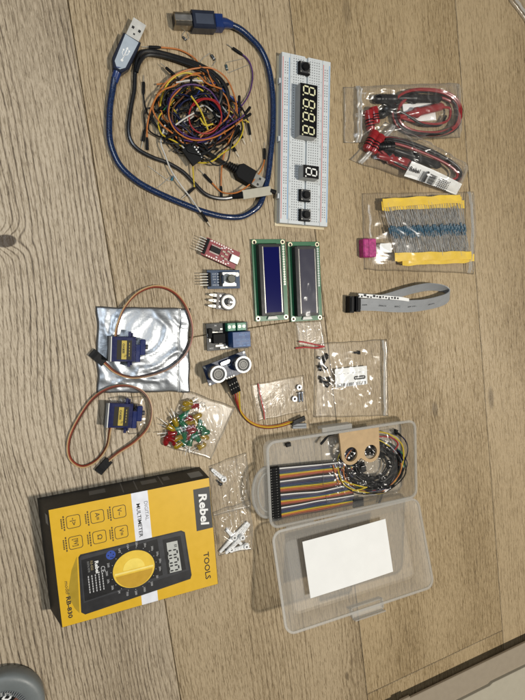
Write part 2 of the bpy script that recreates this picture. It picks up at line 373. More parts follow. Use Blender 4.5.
# ------------------------------------------------------------------ jumper wires
def cut_end(P, d):                                         # drop the last d mm of a polyline -> (rest, point, direction to the tip)
    tip = P[-1]; Q = list(P)
    while len(Q) > 2 and (Q[-1] - tip).length < d: Q.pop()
    return Q, Q[-1], (tip - Q[-1]).normalized(), tip
def jumper(path, color, label, ends=(1, 1), group='jumper wires in the tangled pile', r=.74, name='jumper_wire', hl=10.5, pin=6.5, cat='jumper wire', mode='px'):
    P = [G(*p) if mode == 'px' else Vector(p) for p in path]; P = spline(P, 7)
    for p in P: p.z = max(p.z, r + .2)
    ca = []
    for e in (1, 0):
        if ends[e]:
            if e == 0: P.reverse()
            L_ = hl + (pin if ends[e] == 1 else 0)
            P, a, d, tip = cut_end(P, L_); ca.append((a.copy(), d.copy(), ends[e]))
            if e == 0: P.reverse()
    mb = MB().m(wire[color]).tube(P, r, 7); o = mb.build(name, world=True); tag(o, label, cat, group)
    for a, d, k in ca:
        c = MB().m(blackm); b_ = a + d * hl
        if a.z < 1.4: a = Vector((a.x, a.y, 1.4))
        b_ = Vector((b_.x, b_.y, max(b_.z, 1.4)))
        c.tube([a - d * .6, a + d * .8, a + d * 3, b_ - d * .6, b_], [.9, 1.25, 1.42, 1.42, 1.15], 8); h = c.build('connector', o, world=True)
        if k == 1:
            q = MB().m(tin).tube([b_ - d * .3, b_ + d * pin * .8, b_ + d * pin], [.33, .33, .12], 6); q.build('pin', h, world=True)
    return o

# ------------------------------------------------------------------ multimeter box
HB = 35
B0 = mid((47, 511), (208, 477), (217, 583), (66, 628), z=HB); BA = ang((208, 477), (217, 583), HB)
BW, BL = 105, 139.5
bx = thing('multimeter_box', 'yellow and black cardboard box printed with a picture of a digital multimeter', 'box', base(B0), BA)
mb = MB().m(M('box_black_card', (.016, .016, .015), .5, spec=.3, var=.2, ns=60, bump=.15)).box(0, 0, HB / 2, BW, BL, HB, .4)
for v in mb.bm.verts:
    if v.co.z < 1 and v.co.y < 0: v.co.y -= 9.5
mb.build('carton', bx)
def BLc(px, py, dz=0):
    v = G(px, py, HB) - B0; c, s_ = cos(-BA), sin(-BA); return (v.x * c - v.y * s_, v.x * s_ + v.y * c)
def c8(x, y): return BLc(x / 2.5 + 30, y / 2.5 + 450)
Z = HB + .06
mb = MB().m(yellow).rect(0, 0, BW - .8, BL - .8, Z); mb.build('front_print', bx)
hx, hy = -BW / 2, -BL / 2
mb = MB().m(M('white_print', (.72, .73, .78), .45)).rect(0, hy + 75, BW - .8, 14.5, Z + .08); mb.build('white_band', bx)
mb = MB().m(M('grey_print', (.16, .16, .17), .5)).text('DIGITAL', hx + 18.5, hy + 79.6, Z + .16, 4.4, width=17.5)
mb.m(ink).text('MULTIMETER', hx + 26, hy + 72.8, Z + .16, 4.6, width=31, bold=.06); mb.build('band_lettering', bx)
lb = MB().m(M('dark_grey_print', (.035, .036, .038), .45)).rect(hx + 28.5, BL / 2 - 8.4, 40, 15.6, Z + .08).build('logo_panel', bx)
MB().m(white).text('Rebel', hx + 28.5, BL / 2 - 8.2, Z + .16, 10.6, width=30.5, bold=.32, shear=.12).build('logo_lettering', lb)
MB().m(ink).text('TOOLS', hx + 84, BL / 2 - 9.5, Z + .1, 7.2, width=26.5, bold=.1).build('tools_lettering', bx)
MB().m(ink).text('model', hx + 70.5, hy + 7.5, Z + .1, 4.3, width=12, shear=.2).text('RB-830', hx + 88.5, hy + 7.5, Z + .1, 4.8, width=19.5, bold=.14).build('model_lettering', bx)
for X, Y, s_ in ((14.5, 56.5, 'V~'), (14.5, 38, 'A='), (14.5, 18.5, '-|>'), (33, 56.5, 'V='), (33, 38, 'Ω'), (33, 18.5, '[9V]')):
    mb = MB().m(M('brown_ink', (.07, .045, .008), .5)); r0 = rrect(hx + X, hy + Y, 11.4, 11.4, 2.2); r1 = rrect(hx + X, hy + Y, 10.3, 10.3, 1.8)
    a = [mb.v((*p, Z + .1)) for p in r0]; b = [mb.v((*p, Z + .1)) for p in r1]
    for i in range(len(a)): mb.f([a[i], a[(i + 1) % len(a)], b[(i + 1) % len(a)], b[i]])
    mb.text(s_, hx + X, hy + Y, Z + .1, 5.2, width=6.6 if len(s_) > 1 else 4.5, bold=.08)
    for q, wd in ((0, 13.5), (1, 9)):
        for k in range(6): mb.rect(hx + X + (k - 2.5) * wd / 6, hy + Y - 7.6 - q * 1.9, wd / 8, 1.1, Z + .1)
    mb.build('feature_icon', bx)
# printed meter picture
dk = M('meter_case_print', (.035, .036, .04), .4); dk2 = M('meter_side_print', (.02, .02, .022), .4); pan = M('meter_panel_print', (.008, .008, .009), .4)
pm = MB().m(dk2).poly([c8(*p) for p in ((121, 268), (126, 261), (378, 201), (387, 205), (404, 312), (401, 322), (138, 411), (128, 406))], Z + .14)
mb = pm; mb.m(dk).poly([c8(*p) for p in ((124, 270), (128, 265), (376, 204), (384, 208), (397, 300), (134, 382))], Z + .2); meter = mb.build('meter_picture', bx)
MB().m(M('shade_print', (.36, .235, .012), .45)).poly([c8(*p) for p in ((117, 266), (104, 300), (94, 362), (112, 396), (124, 408))], Z + .07).build('meter_shade_print', bx)
MB().m(pan).poly([c8(*p) for p in ((128, 275), (318, 222), (332, 312), (137, 378))], Z + .26).build('dial_panel', meter)
mb = MB().m(pan).poly([c8(*p) for p in ((331, 224), (376, 214), (390, 298), (344, 310))], Z + .26); mb.m(M('lcd_print', (.46, .47, .44), .4)).poly([c8(*p) for p in ((341, 232), (368, 226), (379, 300), (350, 307))], Z + .33); scr = mb.build('screen', meter)
mb = MB().m(ink)
for cx, cy in ((362, 254), (364, 273), (366, 292)):
    p = c8(cx - 6, cy + 2); mb.seg8(p[0], p[1], Z + .4, 4.6, 8.6, 1.35, 0, .05)
for k in range(3): p = c8(363 + k * .6, 236 + k * 2.5); mb.rect(p[0], p[1], .5, 2.5, Z + .4)
mb.build('digits', scr)
kc = c8(260, 297); kr = 18.3
mb = MB().m(M('dial_yellow_print', (.74, .50, .05), .4)); mb.poly([(kc[0] + kr * .93 * cos(a / 20 * pi), kc[1] + kr * sin(a / 20 * pi)) for a in range(40)], Z + .34)
mb.m(M('dial_shade_print', (.50, .29, .02), .4)).poly([(kc[0] + .9 + kr * .86 * cos(a / 20 * pi), kc[1] + kr * .9 * sin(a / 20 * pi)) for a in range(-9, 10)], Z + .40)
mb.m(M('dial_light_print', (.82, .63, .12), .4)).poly([(kc[0] - .5 - (9.5 * sin(a / 16 * pi)), kc[1] + 9.5 * cos(a / 16 * pi)) for a in range(17)], Z + .46)
mb.m(M('dial_bar_print', (.84, .68, .2), .4)).prism([(kc[0] + .2, kc[1] - 16.8), (kc[0] + 1.9, kc[1] - 16.8), (kc[0] + 1.9, kc[1] + 17), (kc[0] + .2, kc[1] + 17)], Z + .46, Z + .5)
mb.build('dial', meter)
mb = MB().m(M('pale_print', (.5, .5, .5), .5))
NUM = ['1000', '200', '20', '2000m', '200m', '200µ', '2000µ', '20m', '200m', '10A', 'hFE', '▸|', '200', '2000', '20k', '200k', '2M', '750', '200']
for k, t in enumerate(NUM):
    a = radians(18 + k * 360 / len(NUM)); mb.text(t if t != '▸|' else '+', kc[0] + cos(a) * kr * 1.22, kc[1] + sin(a) * kr * 1.28, Z + .34, 2.5, width=min(4.2, 1.3 * len(t)))
for k in range(len(NUM)):
    a = radians(18 + k * 360 / len(NUM)); mb.rect(kc[0] + cos(a) * kr * 1.05, kc[1] + sin(a) * kr * 1.08, .5, .5, Z + .34)
p = c8(160, 333)
for q in range(5):
    for k in range(7): mb.rect(p[0] + (k - 3) * 2.3, p[1] - 4 + q * 2.9, 1.7, .8, Z + .34)
p = c8(182, 297); mb.text('CE', p[0], p[1], Z + .34, 5, width=5.5)
p = c8(167, 292); mb.m(white).text('Rebel', p[0], p[1], Z + .34, 4.2, width=11, bold=.13)
p = c8(154, 288); mb.m(gold).text('RB-830', p[0], p[1], Z + .34, 3, width=8.5)
p = c8(146, 292); mb.m(greyink).text('DIGITAL METER', p[0], p[1], Z + .34, 2.2, width=10)
mb.build('panel_lettering', meter)
p = c8(202, 262); mb = MB().m(M('blue_print', (.02, .06, .32), .5)).poly(circ(p[0], p[1], 4.1, 20), Z + .34)
mb.m(pan)
for k in range(4): mb.poly(circ(p[0] + 2.2 * cos(k * pi / 2), p[1] + 2.2 * sin(k * pi / 2), .6, 8), Z + .4)
mb.build('socket_print', meter)
# pale printing on the two black sides
mb = MB().m(M('side_grey_print', (.10, .10, .098), .5))
for y0, y1 in ((-36, -22), (10, 24), (30, 36)): mb.f([mb.v((hx - .08, a, b)) for a, b in ((y0, 9), (y1, 9), (y1, 20), (y0, 20))])
for y0 in (-8, 4, 27): mb.f([mb.v((hx - .08, a, b)) for a, b in ((y0, 3), (y0 + 1, 3), (y0 + 1, 30), (y0, 30))])
mb.m(M('side_label_print', (.22, .22, .21), .5)); mb.f([mb.v((hx - .08, a, b)) for a, b in ((54, 12), (66, 12), (66, 28), (54, 28))])
mb.build('side_print', bx)
mb = MB().m(M('side_label_print', (.22, .22, .21), .5)); mb.f([mb.v(p) for p in ((hx + 6, hy - 1.1 - .12, 31), (hx + 6, hy - 3.2 - .12, 24), (hx + 15, hy - 3.2 - .12, 24), (hx + 15, hy - 1.1 - .12, 31))])
mb.build('end_label', bx)

# ------------------------------------------------------------------ breadboard and what is plugged into it
bbc = mid((282.9, 53.6), (330, 62.9), (327.7, 224.8), (279.5, 222), z=8.5); ba = atan2(*(G(282.9, 53.6, 8.5) + G(330, 62.9, 8.5) - G(279.5, 222, 8.5) - G(327.7, 224.8, 8.5)).yx) - pi / 2
bb = thing('breadboard', 'white solderless breadboard with red and blue rail lines lying near the cables', 'breadboard', base(bbc), ba)
bw, bl = 54.5, 165.3; wh = M('breadboard_plastic', (.56, .585, .59), .5, var=.03)
mb = MB().m(M('foam_backing', (.62, .53, .36), .9)).box(-1.2, -1.5, .6, bw + 2, bl + 1.5, 1.2); mb.build('adhesive_backing', bb)
mb = MB().m(wh)
for x0, x1 in ((-bw / 2, -18.1), (-17.9, -1.6), (1.6, 17.9), (18.1, bw / 2)): mb.box((x0 + x1) / 2, 0, 4.85, x1 - x0, bl, 7.2, .35)
mb.box(0, 0, 3.7, 3.3, bl - .2, 4.9)
for y in (-56, 0, 56): mb.box(-bw / 2 - .9, y, 5, 2, 5, 4, .4)
board = mb.build('board', bb)
mb = MB().m(M('hole_dark', (.17, .175, .18), .8))
ys = [(k - 31) * 2.54 for k in range(63)]
for y in ys:
    for i in range(5):
        for s_ in (-1, 1): mb.rect(s_ * (3.9 + i * 2.54), y, 1.05, 1.05, 8.5)
for k, y in enumerate(ys[2:-1]):
    if k % 6 != 5:
        for s_ in (-1, 1):
            for x in (20.9, 23.4): mb.rect(s_ * x, y, 1.05, 1.05, 8.5)
mb.build('contact_holes', bb)
mb = MB().m(M('rail_red', (.55, .14, .13), .6)).rect(-25.9, 0, .7, bl - 8, 8.52).rect(19.1, 0, .7, bl - 8, 8.52)
mb.m(M('rail_blue', (.12, .32, .58), .6)).rect(-19.1, 0, .7, bl - 8, 8.52).rect(25.9, 0, .7, bl - 8, 8.52); mb.build('rail_lines', bb)
mb = MB().m(greyink)
for k in range(0, 63, 5):
    for x in (-16.6, 16.6): mb.text(str(63 - k if k else 63), x, ys[k], 8.53, 1.9, rot=-pi / 2)
for i, c in enumerate('abcde'): mb.text(c, -3.9 - (4 - i) * 2.54 + 0, ys[-1] + 2.2, 8.53, 1.7); mb.text('fghij'[i], 3.9 + i * 2.54, ys[-1] + 2.2, 8.53, 1.7)
mb.build('markings', bb)
dispface = M('display_face', (.006, .006, .007), .25); dispbody = M('display_body', (.38, .38, .36), .5); segy = M('segment_cream', (.72, .70, .44), .5); segw = M('segment_white', (.78, .78, .74), .5)
def display(c, a, L_, W_, n, label, dig, segm, x0=0):
    t = thing('seven_segment_display', label, 'display', (c.x, c.y, 8.55), a - pi / 2)        # local X: reading direction
    MB().m(dispbody).box(0, 0, 5.6, L_, W_, 11.2, .15).build('housing', t)
    f = MB().m(dispface).box(0, 0, 11.5, L_ - .3, W_ - .3, .5).build('face', t)
    mb = MB().m(segm)
    for k in range(n):
        x = (k - (n - 1) / 2) * 12.6; mb.seg8(x, .3, 11.8, dig[0], dig[1], dig[2], 8, .1); mb.poly(circ(x + dig[0] / 2 + 1.6, -dig[1] / 2 - .1, .75, 10), 11.8)
    if n == 4: mb.poly(circ(.2, 3, .7, 10), 11.8); mb.poly(circ(-.4, -3, .7, 10), 11.8)
    mb.build('segments', f)
dc = mid((300, 82.9), (316.9, 85), (316.9, 137.1), (300, 136.4), z=20)
display(dc, ba, 50.3, 19, 4, 'long four digit seven segment display on the upper breadboard', (6.6, 12.2, 1.35), segy)
dc = mid((303.2, 164.2), (319.1, 165.8), (318.8, 179.3), (303, 178.4), z=20)
display(dc, ba, 12.6, 17.5, 1, 'single digit seven segment display with white segments on the breadboard', (6.2, 11.6, 1.35), segw)
for (px, py), lab in (((305.5, 67), 'square black push button above the four digit display'), ((306.2, 195), 'square black push button directly below the single digit display'), ((306.2, 214.7), 'square black push button at the lower end of the breadboard')):
    c = G(px, py, 14)
    t = thing('push_button', lab, 'button', (c.x, c.y, 8.55), ba, 'push buttons on the breadboard')
    mb = MB().m(blackm).box(0, 0, 2, 11.8, 11.8, 4, .3); mb.m(M('button_plate', (.05, .05, .052), .35)).prism(rrect(0, 0, 10.4, 10.4, 1), 4, 4.6)
    mb.m(tin)
    for sx in (-1, 1):
        for sy in (-1, 1): mb.vcyl(sx * 4.4, sy * 4.4, 4.6, 4.9, .6, 8)
    mb.build('button_housing', t); MB().m(black).vcyl(0, 0, 4.6, 8.2, 3.6, 20, .5).build('plunger', t)

# ------------------------------------------------------------------ blue USB cable
def dirang(a, b): d = b - a; return atan2(d.y, d.x)
bluecab = M('blue_cable_jacket', (.008, .021, .065), .22, var=.95, ns=1100, bump=.25, bs=1500, coat=.4); blueboot = M('blue_plug_boot', (.012, .03, .12), .25, coat=.3); plugdk = M('navy_plug_shell', (.012, .016, .03), .35)
uc = thing('usb_cable', 'thick translucent blue USB cable curving around the pile of wires', 'cable', base(G(190, 120)))
path = [(114.3, 78, 4.6), (112.5, 90, 3.4), (109.8, 108, 3), (109.4, 136, 3), (114, 154, 3), (122, 168, 3), (136.5, 181, 3), (152, 190, 3), (168, 197.5, 3), (186, 205, 3), (203, 211.5, 3), (223, 216.5, 3.5), (240, 217, 3), (252, 211.5, 3.4), (260.5, 203, 5), (267, 181, 3.2), (270.5, 155, 3), (272.8, 125, 3), (272.5, 95, 3), (268.5, 68, 3), (261, 50, 3.4), (250, 37.5, 4), (240, 29, 5), (230, 24.2, 5.4)]
MB().m(bluecab).tube(spline([G(*p) for p in path], 9), 2.95, 12).build('cord', uc, world=True)
tip, mt, be, bo = G(139.6, 22.5, 6), G(134.3, 41, 6), G(121.5, 62, 6), G(114, 79.5, 4.8)
a = dirang(be, tip)
def plug_frame(c, a, mb): return mb.at(c.x, c.y, c.z, a)
pl = plug_frame(be, a, MB()); L1 = (mt - be).length; L2 = (tip - be).length
pl.m(plugdk).prism([(-10, -4), (-10, 4), (-2, 8), (L1, 8), (L1 + .5, -8), (-2, -8)][::-1], -4.6, 3.2, .8); plug = pl.build('usb_a_plug', uc, world=True)
mb = plug_frame(be, a, MB()).m(M('plug_grey_panel', (.36, .41, .46), .4)).prism([(-8, -1.5), (-4, -5), (L1 - .8, -6.2), (L1 - .8, 6.2), (-4, 5), (-8, 1.5)], 3.2, 3.45)
mb.m(white).prism([(0, -.35), (11, -.35), (11, .35), (0, .35)], 3.5, 3.6).poly([(11, -1.2), (13.2, 0), (11, 1.2)], 3.6); mb.prism([(3, 0), (6, 2.6), (8.5, 2.6), (8.5, 2.1), (6.2, 2.1), (3.6, 0)], 3.5, 3.6); mb.prism([(4.6, 0), (7, -2.6), (9.8, -2.6), (9.8, -2.1), (7.2, -2.1), (5.2, 0)][::-1], 3.5, 3.6); mb.poly(circ(0, 0, 1.2, 10), 3.62); mb.poly(circ(9, 2.3, .8, 8), 3.62); mb.rect(10.4, -2.3, 1.5, 1.5, 3.62)
mb.build('usb_emblem', plug, world=True)
mb = plug_frame(be, a, MB()).m(M('plug_metal', (.78, .76, .70), .4, .55)).box((L1 + L2) / 2, 0, 0, L2 - L1, 12, 4.5, .25)
mb.m(M('plug_hole', (.01, .01, .01), .6)).rect(L2 - 8.2, 3, 2.4, 2.2, 2.3).rect(L2 - 8.2, -3, 2.4, 2.2, 2.3).rect(L1 + 4, 0, 1.6, 1.6, 2.3); mb.build('plug_shell', plug, world=True)
mb = MB().m(blueboot).tube(spline([be + (be - mt).normalized() * 6, (be + bo) / 2, bo + Vector((0, -2, -.6))], 5), [5.2, 5, 4.7, 4.3, 4.1, 3.9, 3.7, 3.6, 3.5, 3.4, 3.3], 12, sy=.8); mb.build('strain_relief', plug, world=True)
tip, mt, be, bo = G(173.5, 20.5, 6.5), G(191, 21.8, 6.5), G(221, 23, 6.5), G(232, 25, 5.6); a = dirang(be, tip); L1 = (mt - be).length; L2 = (tip - be).length
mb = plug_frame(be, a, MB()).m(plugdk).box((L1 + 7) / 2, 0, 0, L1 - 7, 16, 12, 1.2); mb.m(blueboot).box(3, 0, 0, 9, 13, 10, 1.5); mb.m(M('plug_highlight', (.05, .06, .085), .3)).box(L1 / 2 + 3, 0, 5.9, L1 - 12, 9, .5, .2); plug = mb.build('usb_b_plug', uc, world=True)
mb = plug_frame(be, a, MB()).m(M('plug_metal_dark', (.30, .27, .22), .35, 1)).box((L1 + L2) / 2, 0, 0, L2 - L1, 11.6, 10.4, 1.4); mb.m(M('plug_hole', (.01, .01, .01), .6)).box(L2 - .2, 0, 0, .8, 8.5, 7); mb.m(steel).box((L1 + L2) / 2, -.5, 5.2, L2 - L1 - .6, 5, .2); mb.build('plug_shell', plug, world=True)
MB().m(blueboot).tube([be + (mt - be).normalized() * 1, be - (mt - be).normalized() * 5, bo], [5.2, 4.4, 3.3], 12).build('strain_relief', plug, world=True)

# ------------------------------------------------------------------ black cable with USB plug and silver tag
kc_ = thing('power_cable', 'black power cable with a black USB plug and a flat beige tag', 'cable', base(G(190, 130)))
path = [(236, 196.5, 3), (225, 198.5, 2.6), (214, 197.5, 2.4), (204, 193, 2.4), (194, 183, 2.4), (183, 172, 2.4), (168, 163, 2.4), (153, 157.5, 2.4), (139, 150, 2.4), (131, 141, 2.4), (128.5, 128, 2.4), (131, 108, 2.4), (134.3, 90, 2.4), (135.2, 72, 2.4), (138, 58, 2.6), (144, 51.5, 3), (155, 51.5, 2.6), (170, 55, 2.6), (185, 59.5, 3.5), (200, 65, 5), (213, 72.5, 7), (224, 84, 9), (228, 98, 8), (222, 116, 6), (205, 128, 5), (195, 137, 5), (205, 150, 5), (219, 160, 5), (227, 164.5, 6)]
cj = M('black_cable_jacket', (.010, .010, .011), .28, coat=.2)
MB().m(cj).tube(spline([G(*p) for p in path], 8), 1.95, 9).build('cord', kc_, world=True)
p2 = [(136.5, 72, 6), (140, 62, 5.5), (147, 55, 5.5), (160, 55.5, 5.5), (178, 60.5, 5.8), (195, 66.5, 8), (208, 73, 10), (218, 84, 12), (221, 95, 11), (217, 108, 9)]
MB().m(cj).tube(spline([G(*p) for p in p2], 8), 1.8, 9).build('second_strand', kc_, world=True)
a_, b_ = G(229, 165, 6), G(253, 179, 6.4); a = dirang(a_, b_); L_ = (b_ - a_).length
mb = plug_frame(a_, a, MB()).m(black)
for k in range(4): mb.cyl((k * 2.3 - 1, 0, 0), (k * 2.3 + .5, 0, 0), 3.4 + .25 * k, 12)
mb.m(blackm).prism([(8, -4.5), (12, -7.8), (L_, -7.8), (L_, 7.8), (12, 7.8), (8, 4.5)], -4.3, 4, .9); mb.build('usb_a_plug', kc_, world=True)
mb = plug_frame(a_, a, MB()).m(M('plug_metal_grey', (.36, .36, .34), .35, 1)).box(L_ + 5.5, 0, 0, 11.5, 12, 4.5, .25); mb.m(M('plug_hole', (.01, .01, .01), .6)).rect(L_ + 6, 3, 2.2, 2.2, 2.3).rect(L_ + 6, -3, 2.2, 2.2, 2.3); mb.build('plug_shell', kc_, world=True)
a_, b_ = G(242.5, 195, 9), G(271, 190.5, 12.5); a = dirang(a_, b_); L_ = (b_ - a_).length
q = [a_, b_]; e = Vector((sin(a), -cos(a), 0)) * 4.2
mb = MB().m(M('beige_tag', (.40, .37, .29), .5, bump=.15)).ribbon([a_ - e, b_ - e], [a_ + e, b_ + e], 1.6); mb.build('tag', kc_, world=True)
mb = MB().m(blackm).tube([G(233, 196.5, 3.5), a_ + (b_ - a_) * .03], [2.6, 3.4], 10); mb.build('tag_sleeve', kc_, world=True); mb = MB().m(blackm); mb.tube([b_ - (b_ - a_) * .02, b_ + (b_ - a_).normalized() * 5 + Vector((0, -2.5, -.8))], [2.2, 2.4], 8); mb.build('end_cap', kc_, world=True)

# ------------------------------------------------------------------ jumper wire pile
J = jumper
J([(141.5, 46.8, 1.6), (153, 47.2, 1.8), (166, 47.8, 2), (180, 50, 2), (193, 57, 3), (200, 66, 6), (206, 80, 10)], 'orange', 'orange jumper wire with its pin touching the blue USB plug', (1, 0))
J([(147.5, 152, 2), (147, 138, 3), (147.5, 124, 4), (152, 106, 6), (163, 86, 8), (177, 74, 9), (195, 68.5, 10), (212, 68.5, 9), (226, 78, 8), (234, 95, 8), (237, 112, 8), (234, 130, 7), (226, 148, 6), (222, 165, 3), (221, 182, 2), (221.5, 198, 1.6)], 'orange', 'long orange jumper wire arching over the top of the tangled pile', (2, 2))
J([(264.6, 141.5, 1.6), (264.4, 152, 1.7), (264, 162, 2), (260, 172, 5), (250, 184, 9), (237, 192.5, 8), (223, 192.5, 3), (214, 185, 2.2), (206, 176, 2), (198, 168, 2)], 'orange', 'orange jumper wire curling under the black USB plug', (1, 1))
J([(226, 43.5, 1.5), (236, 50.5, 1.8), (246, 57.5, 2), (251, 66, 2), (252.5, 78, 2), (249, 94, 3), (240, 108, 5), (230, 119, 8), (217, 133, 10), (200, 142, 11), (184, 140, 11)], 'purple', 'purple jumper wire hooking away from the pile beside the blue cable', (1, 0))
J([(251, 106, 10), (243, 116, 12), (226, 127, 13), (207, 138, 13), (190, 137, 13), (175, 127, 13), (168, 112, 13), (172, 95, 13), (183, 86, 13), (197, 85, 13), (210, 91, 12), (219, 103, 11)], 'purple', 'purple jumper wire forming the widest loop on top of the pile', (2, 0))
J([(252, 113, 11), (243, 119, 12), (228, 130, 13), (212, 138, 14), (193, 140, 14), (177, 132, 14.5), (169, 117, 14.5), (171, 100, 14.5), (180, 89, 14)], 'orange', 'pale orange jumper wire running beside the widest purple loop', (2, 0), r=.7)
J([(221, 113, 15), (218, 103, 15), (208, 98.5, 15), (196, 101, 15.5), (189.5, 112, 15.5), (190.5, 125, 15.5), (200, 133, 15.5), (212, 132, 15.5), (220, 123, 15.5), (221, 112, 16.4), (214, 101.5, 16.4), (203, 99.5, 16.4), (193, 106, 16.2)], 'red', 'red jumper wire coiled in a small circle at the middle', (0, 0), r=.72)
for pts, lab in (([(191, 96, 17), (198, 106, 17.2), (203, 116, 17.4), (208, 130, 17)], 'straight yellow jumper wire across the red circle, the longest of the yellow ones'), ([(200, 118, 16), (205, 125, 17), (213, 124, 16.5)], 'short bent yellow jumper wire inside the red circle')):
    J(pts, 'yellow', lab, (0, 0), r=.8)
J([(160, 108, 6), (162, 96, 7), (168, 83, 8), (178, 75, 9), (188, 73, 9), (198, 78, 9), (204, 88, 8)], 'yellow', 'yellow jumper wire arching inside the upper left of the pile', (0, 0))
J([(175.5, 125, 16), (184, 119, 16), (194, 113, 16)], 'white', 'short white jumper wire across the middle of the purple loop', (0, 0))
J([(176, 82.5, 11), (190, 80.5, 12), (204, 81, 11)], 'white', 'short white jumper wire near the top of the pile', (0, 0))
J([(143.8, 74, 1.5), (143.6, 84, 1.7), (143.5, 94, 1.7), (145, 106, 2), (150, 118, 4), (160, 128, 6), (172, 122, 8), (180, 110, 9)], 'black', 'black jumper wire with its pin pointing up left of the pile', (1, 0))
J([(141, 150, 1.5), (143, 140, 1.7), (145, 128, 2), (144, 113, 3), (150, 108, 4), (162, 112, 6), (176, 104, 8)], 'black', 'black jumper wire ending beside the lower left edge of the pile', (1, 0))
J([(211.5, 228, 1.5), (207, 219, 1.8), (200, 211, 6.5), (190, 197, 3), (180, 184, 5.6), (171, 170, 6), (165, 155, 5), (161, 142, 6), (165, 125, 8)], 'white', 'long black ended white jumper wire passing beneath the blue cable', (1, 0))
J([(180.5, 199.5, 1.6), (188, 194.5, 1.8), (194, 189, 2), (193.5, 178, 4.8), (193, 165, 6), (196, 150, 8)], 'yellow', 'yellow jumper wire dangling from the bottom of the pile', (1, 0))
J([(239.3, 94, 9), (239, 107, 9), (239, 118, 9), (232, 130, 9), (222, 140, 9)], 'navy', 'navy jumper wire with its upright black end at the right of the pile', (2, 0))
J([(251.5, 142, 1.6), (249, 131, 2), (247, 118, 4), (240, 106, 7), (228, 98, 9), (215, 92, 10)], 'black', 'black jumper wire with a pin hanging down right of the pile', (1, 0))
J([(246, 146, 1.6), (242, 138, 2), (237, 126, 5), (229, 115, 8), (220, 104, 9)], 'grey', 'grey jumper wire with a pin slanting out right of the pile', (1, 0))
J([(240, 159, 1.6), (234.5, 149.5, 2), (228, 138, 5), (220, 128, 8)], 'orange', 'short orange jumper wire with a slanting pin above the USB plug', (1, 0))
J([(229, 84, 7), (221, 86, 9), (210, 88, 10), (200, 95, 10)], 'black', 'black jumper wire with a thick end at the upper right of the pile', (2, 0))
J([(159, 62, 4), (168, 70, 7), (178, 78, 9), (188, 92, 10)], 'black', 'black jumper wire with its end sticking out at the top left', (1, 0))
J([(188, 85, 12), (180, 92, 12), (172, 100, 11), (164, 110, 9)], 'green', 'green jumper wire with a black end near the top of the pile', (2, 0))
rnd = random.Random(21)
cols = ['black'] * 12 + ['navy'] * 4 + ['orange', 'orange', 'black', 'yellow', 'black', 'brown', 'orange'] + ['grey', 'white', 'yellow', 'brown', 'black', 'black', 'blue']
for i, c in enumerate(cols):
    cx, cy = 197 + rnd.uniform(-11, 11), 117 + rnd.uniform(-12, 14); ra = rnd.uniform(15, 37); rb = ra * rnd.uniform(.75, 1.15); a0 = rnd.uniform(0, 2 * pi); sw = rnd.uniform(4.5, 7.5) * rnd.choice((-1, 1)); zz = rnd.uniform(2, 11); n = 16; pts = []
    for k in range(n + 1):
        a = a0 + sw * k / n; wv = 1 + .12 * sin(k * 1.7 + i) + .14 * sin(k * .8 + 2 * i); ex = 1.22 if k in (0, n) else 1
        pts.append((cx + ra * cos(a) * wv * ex, cy + rb * sin(a) * wv * ex, zz + 2 * sin(k * 1.1 + i) + 1))
    J(pts, c, {'black': 'black jumper wire knotted deep inside the tangled pile', 'navy': 'navy jumper wire looping through the tangled pile'}.get(c, c + ' jumper wire looping through the tangled pile'), (2 if i % 3 == 0 else 0, 2 if i % 4 == 0 else 0))
rnd = random.Random(3)
for k in range(9):
    a = rnd.uniform(0, 2 * pi); r_ = rnd.uniform(6, 30); p = (198 + r_ * cos(a), 118 + r_ * sin(a)); b = rnd.uniform(0, 2 * pi); l = rnd.uniform(11, 18)
    J([(p[0], p[1], 12), (p[0] + l * .5 * cos(b), p[1] + l * .5 * sin(b), 13), (p[0] + l * cos(b) * .9 + 2, p[1] + l * sin(b) * .9, 12)], 'black', 'black jumper wire end lying across the tangled pile', (2, 0))
# header socket strip
c = G(197, 151, 12); t = thing('socket_block', 'black six way connector block with a row of white dots', 'connector', (c.x, c.y, 9), ang((193.8, 145.5), (202, 157), 12))
MB().m(black).box(0, -4.5, 1.3, 17, 14, 2.6, .3).build('socket_body', t)
mb = MB().m(white)
for k in range(6): mb.rect((k - 2.5) * 2.6, .6, 1.3, 1.3, 2.68)
mb.build('contact_marks', t)
# loose diodes
def comp(px, a, leads, body, label, ln=4.2, r=.95, name='diode', cat='diode'):
    c = G(*px, 1.2); t = thing(name, label, cat, base(c))
    d = Vector((cos(a), sin(a), 0)); h = MB().m(body); h.tube([c - d * ln / 2, c - d * ln * .42, c + d * ln * .42, c + d * ln / 2], [r * .7, r, r, r * .7], 10); h.m(M('component_band', (.45, .45, .43), .5)).tube([c + d * ln * .18, c + d * ln * .3], r * 1.04, 10); h.build('body', t, world=True)
    for s_, L_ in zip((-1, 1), leads):
        P = [c + d * s_ * ln * .48] + [G(*p, .6) for p in L_]
        MB().m(tin).tube(P, .28, 6).build('lead', t, world=True)
dbl = M('diode_body', (.03, .032, .034), .3)
comp((184.5, 38.5), radians(-40), ([(182, 35), (186, 30)], [(189, 38), (187, 33)]), dbl, 'tiny dark diode lying below the blue USB plug')
comp((213, 57.5), radians(-50), ([(210, 53), (203, 58), (200, 62)], [(216, 61), (212, 66)]), dbl, 'small dark diode just above the top of the wire pile', 5.5, 1.4)
comp((226.6, 67.5), radians(-75), ([(226, 62.5), (246, 58)], [(228, 73), (248, 65)]), M('diode_teal', (.03, .06, .07), .3), 'small dark diode with two long leads beside the purple wire', 5.2, 1.2)
comp((172.3, 178.5), radians(65), ([(168.5, 181), (148, 166)], [(172, 175.5), (157, 188)]), M('resistor_blue', (.02, .14, .20), .4), 'tiny blue resistor with crossed leads between the cables', 4.5, 1.1, 'resistor', 'resistor')

